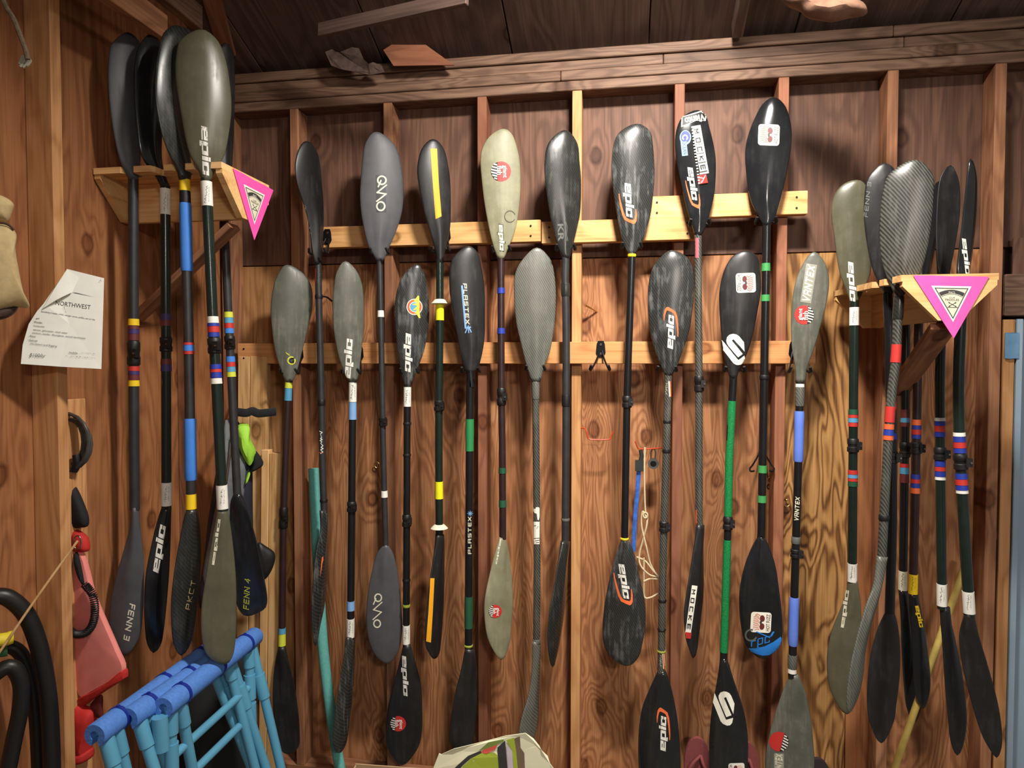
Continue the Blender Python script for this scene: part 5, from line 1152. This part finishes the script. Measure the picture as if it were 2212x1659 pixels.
m = MB(); m.prism([Vector((v.x*1.0, BY+.13, v.z-(.14 if v.z > .1 else 0))) for v in fr_], (0, .003, 0)); m.build('back_sheet', BG, root, False)
for x_ in (x0, x1-.003):
    m = MB(); m.prism([(x_, BY+.003, .002), (x_, BY+.13, .002), (x_, BY+.13, front[0].z-.05), (x_, BY+.065, front[0].z-.11), (x_, BY+.003, front[0].z-.05)], (.003, 0, 0)); m.build('side_sheet', BG, root, False)
ZF['K'] = (740, 1560, .22604)
def pol(pts): 
    xs = [p[0] for p in pts]; ys = [p[1] for p in pts]; cx, cy, W_, H_ = (min(xs)+max(xs))/2, (min(ys)+max(ys))/2, max(xs)-min(xs), max(ys)-min(ys)
    return G_poly([((x-cx)/W_, -(y-cy)/H_) for x, y in pts][::-1]), cx, cy, W_, H_, 0, 0
COL.update(dict(parrot=(168, 186, 60), parrot2=(128, 146, 70), coral=(226, 98, 84), lilac=(206, 196, 206), bark=(122, 104, 84)))
decal(pf, 'bird_picture', 'K', [('parrot',)+pol([(1090, 600), (1150, 420), (1230, 345), (1330, 292), (1450, 288), (1500, 330), (1505, 600)]),
    ('dgrey',)+pol([(1070, 438), (1110, 400), (1200, 320), (1320, 270), (1330, 292), (1225, 345), (1150, 410), (1100, 470)]),
    ('parrot2',)+pol([(1300, 272), (1395, 190), (1540, 164), (1545, 178), (1440, 232), (1340, 262)]), ('coral',)+pol([(1322, 285), (1360, 255), (1485, 212), (1455, 262), (1372, 302)]),
    ('dgrey',)+pol([(1480, 240), (1555, 172), (1590, 600), (1505, 600)]), ('lilac',)+pol([(1565, 205), (1622, 270), (1645, 600), (1592, 600)]),
    ('parrot',)+pol([(1566, 168), (1640, 144), (1660, 260), (1690, 600), (1650, 600), (1622, 268)]), ('bark',)+pol([(1642, 152), (1696, 132), (1702, 240), (1738, 290), (1750, 600), (1694, 600), (1665, 300)])], grid=60)

# --- flip-flops by the wall
FF = plain('flip_flop_maroon', (128, 62, 62), .8, noise=.1, nscale=60); FD = plain('flip_flop_dark', (48, 36, 44), .8)
def flop(cx, ytop, lab, mat, tilt=0):
    Y = -.115; c = at_y(cx, ytop, Y); zt_ = c.z; z0_ = .130; Lh = max(.25, zt_-z0_); x = c.x; ol = []
    for k in range(28):
        a = 2*math.pi*k/28; w_ = .050-.008*math.sin(a)*-1 if math.sin(a) > 0 else .042
        ol.append((x+w_*math.cos(a)*(1-.1*max(0, -math.sin(a))), 0, zt_-Lh/2+Lh/2*math.copysign(abs(math.sin(a))**.9, math.sin(a))))
    zmin = min(p[2] for p in ol); dz = z0_-zmin
    root = empty('flip_flop', (x, Y, z0_), lab, 'flip-flop', 'maroon flip-flops standing against the wall' if mat is FF else None)
    m = MB(); m.prism([(p[0], Y, p[2]) for p in ol], (0, .018, 0)); m.build('sole', mat, root, False)
    m = MB(); t = (x+.012, Y-.004, zt_-.065)
    for s in (-1, 1): m.tube(cr([t, (x+s*.02, Y-.022, zt_-.09), (x+s*.038, Y-.02, zt_-.13), (x+s*.041, Y+.002, zt_-.165)], 5), .006, 8)
    m.build('thong_strap', mat, root)
flop(1507, 1595, 'maroon flip-flop on the wall base, left of the green shafted paddle blade', FF)
flop(1612, 1603, 'maroon flip-flop on the wall base, right of the green shafted paddle blade', FF)
flop(1768, 1640, 'dark flip-flop at the bottom edge right of the grey striped sticker blade', FD)

# --- small hardware on the wall
f = fy(0)
def cup(pxc, pyc, lab, rot=0, Y=-.001):
    p = at_y(pxc, pyc, Y); m = MB(); pts = [(p.x, Y+.004, p.z+.012), (p.x, Y-.008, p.z+.012)]
    for k in range(9):
        a = R(90-rot-k*32); pts.append((p.x+.013*math.cos(a)+.000, Y-.012-.001*k, p.z+.013*math.sin(a)))
    m.tube(cr(pts, 3), .0022, 8); tag(m.build('cup_hook', BRASS), lab, 'hook', 'brass cup hooks')
cup(855, 957, 'brass cup hook right of the matt grey blade paddle, higher of two'); cup(817, 1003, 'brass cup hook just left of the matt grey blade paddle shaft', 180)
cup(1697, 1085, 'brass cup hook on the stud left of the periwinkle grip paddle'); cup(1663, 1036, 'brass hook right of the green banded shaft', 90)
m = MB(); m.tube([at_y(1291, 674, .004), at_y(1282, 669, -.02), at_y(1264, 659, -.06)], [.0035, .0035, .0045], 10); tag(m.build('wooden_peg', BRASS), 'small brass peg sticking out of the plywood above the empty hook', 'peg')
m = MB(); m.tube(cr([at_y(1253, 924, -.085), at_y(1264, 926, -.095), at_y(1268, 936, -.10), at_y(1272, 948, -.10), at_y(1295, 950, -.10), at_y(1317, 949, -.10), at_y(1320, 942, -.10), at_y(1324, 932, -.10)], 4), .0026, 8)
tag(m.build('utility_hook', ORNG), 'empty orange wire utility hook on the pale central stud', 'hook')
m = MB(); m.tube(cr([at_y(1372, 953, -.135), at_y(1377, 966, -.13), at_y(1382, 970, -.125), at_y(1410, 969, -.11), at_y(1432, 967, -.09), at_y(1437, 960, -.085)], 4), .0026, 8)
tag(m.build('utility_hook', ORNG), 'orange wire utility hook carrying the padlock and blue strap', 'hook')
m = MB(); c = at_y(1411, 1001, -.10); m.tube([c+Vector((0, .012, 0)), c+Vector((0, -.012, 0))], .021, 24); q = m.build('padlock_body', CHROME)
root = empty('disc_padlock', c, 'round metal disc padlock hanging on the orange hook', 'padlock'); q.parent = root; q.location = Vector(q.location)-c; q.name = 'lock_body'
m = MB(); m.tube([c+Vector((0, -.0125, 0)), c+Vector((0, -.014, 0))], [.012, .011], 20); m.build('face_disc', MET, root)
m = MB(); m.tube(cr([c+Vector((-.008, 0, .018)), c+Vector((-.009, 0, .045)), c+Vector((0, 0, .058)), c+Vector((.009, 0, .045)), c+Vector((.008, 0, .018))], 5), .0032, 8); m.build('shackle', CHROME, root)
SY = -.125; f = fy(SY)
root = empty('blue_strap', f(1366, 1192), 'blue webbing strap with dark buckle hanging from the orange hook', 'strap')
m = MB(); m.tube(cr([f(1380, 1015), f(1377, 1060), f(1372, 1120), f(1368, 1192)], 6), .0085, 10, squash=.3); m.build('webbing', plain('blue_webbing', (50, 96, 180), .8, noise=.35, nscale=60), root)
p = f(1381, 1005); m = MB(); m.box((p.x-.016, SY-.012, p.z-.022), (p.x+.016, SY+.012, p.z+.02)); m.tube([f(1384, 972), f(1386, 985), f(1383, 998)], .008, 10); m.build('buckle', plain('buckle_dark_green', (40, 46, 42), .5), root)
root = empty('pale_cord', f(1392, 1290, .01), 'off-white cord looped and knotted, hanging from the orange hook', 'cord')
CO = plain('cord_cream', (206, 188, 152), .85, noise=.1, nscale=150)
for pts in ([(1393, 966), (1392, 1030), (1394, 1100), (1399, 1118)], [(1396, 1116), (1388, 1105), (1386, 1135), (1396, 1180), (1404, 1215), (1414, 1235), (1424, 1251)],
            [(1399, 1118), (1396, 1140), (1388, 1170), (1381, 1200), (1384, 1222), (1402, 1241), (1418, 1246)], [(1375, 1203), (1394, 1212), (1410, 1232), (1424, 1250), (1405, 1250), (1390, 1256)],
            [(1391, 1205), (1391, 1250), (1392, 1288), (1404, 1291), (1424, 1281)]):
    m = MB(); m.tube(cr([f(a, b_, .012+.004*math.sin(a)) for a, b_ in pts], 6), .0034, 8); m.build('strand', CO, root)
m = MB(); m.tube([f(1394+5*math.cos(k*.7), 1113+6*math.sin(k*.7), .016) for k in range(9)], .0036, 8, closed=True); m.build('knot', CO, root)
root = empty('paddle_hook', at_y(1640, 1010, -.004), 'black double hook on the plywood behind the green banded shaft', 'hook', 'black double hooks screwed to the wall')
for s_ in (-1, 1):
    m = MB(); q_ = lambda a, b_, Y: at_y(1646+s_*(a-1646)*-1 if s_ > 0 else a, b_, Y)
    m.tube(cr([q_(1642, 972, -.006), q_(1637, 985, -.03), q_(1626, 1004, -.07), q_(1620, 1012, -.10), q_(1622, 1018, -.11), q_(1630, 1017, -.115)], 5), .0036, 8); m.build('prong', MET, root)
tag(tb('small_hook', [(696, 640), (706, 642), (714, 648), (717, 651)], fy(-.10), .004, plain('dark_blue_coat', (36, 42, 62), .5)), 'small dark blue hook end right of the edge-on paddle', 'hook')
m = MB(); a, b_ = at_y(2171, 719, FY-.001), at_y(2200, 774, FY-.001); m.prism([(a.x, a.y, a.z), (a.x+.02, a.y-.004, a.z+.001), (b_.x, a.y, a.z), (b_.x, a.y-.001, b_.z), (a.x+.012, a.y-.003, b_.z-.002), (a.x, a.y, b_.z)], (0, -.002, 0))
tag(m.build('masking_tape', plain('blue_masking', (104, 148, 184), .7)), 'piece of blue masking tape on the trimmer by the door', 'tape')
# --- scraps on the beam and roof
m = MB(); m.prism([at_y(828, 108, -.14), at_y(884, 71, -.10), at_y(980, 140, -.14), at_y(850, 142, -.15)], (0, .012, .002)); tag(m.build('wood_scrap', STUDR, None, False), 'pointed thin wood scrap standing on the top beam', 'scrap')
m = MB(); m.prism([at_y(a_, b2, -.162+.01*math.sin(a_)) for a_, b2 in ((702, 112), (718, 106), (735, 112), (760, 102), (775, 104), (784, 126), (796, 138), (806, 134), (824, 142), (830, 156), (800, 162), (740, 150), (716, 142))], (0, .006, 0)); tag(m.build('torn_paper', plain('grimy_paper', (84, 66, 58), .9, noise=.4, nscale=40), None, False), 'torn grimy paper hanging over the beam left of the wood scrap', 'scrap')
f, n = facing(0, 0, at_y(1780, 20, -.55)); tag(puff('insulation_clump', [(1680, -30), (1695, 8), (1725, 22), (1745, 38), (1778, 44), (1800, 46), (1835, 38), (1872, 30), (1866, 10), (1830, -6), (1800, -40)], f, n, .05, plain('clump_brown', (132, 98, 78), .95, noise=.3, nscale=25, bump=.8), sharp=.8), 'brown clump of insulation hanging from the roof at top right', 'insulation')
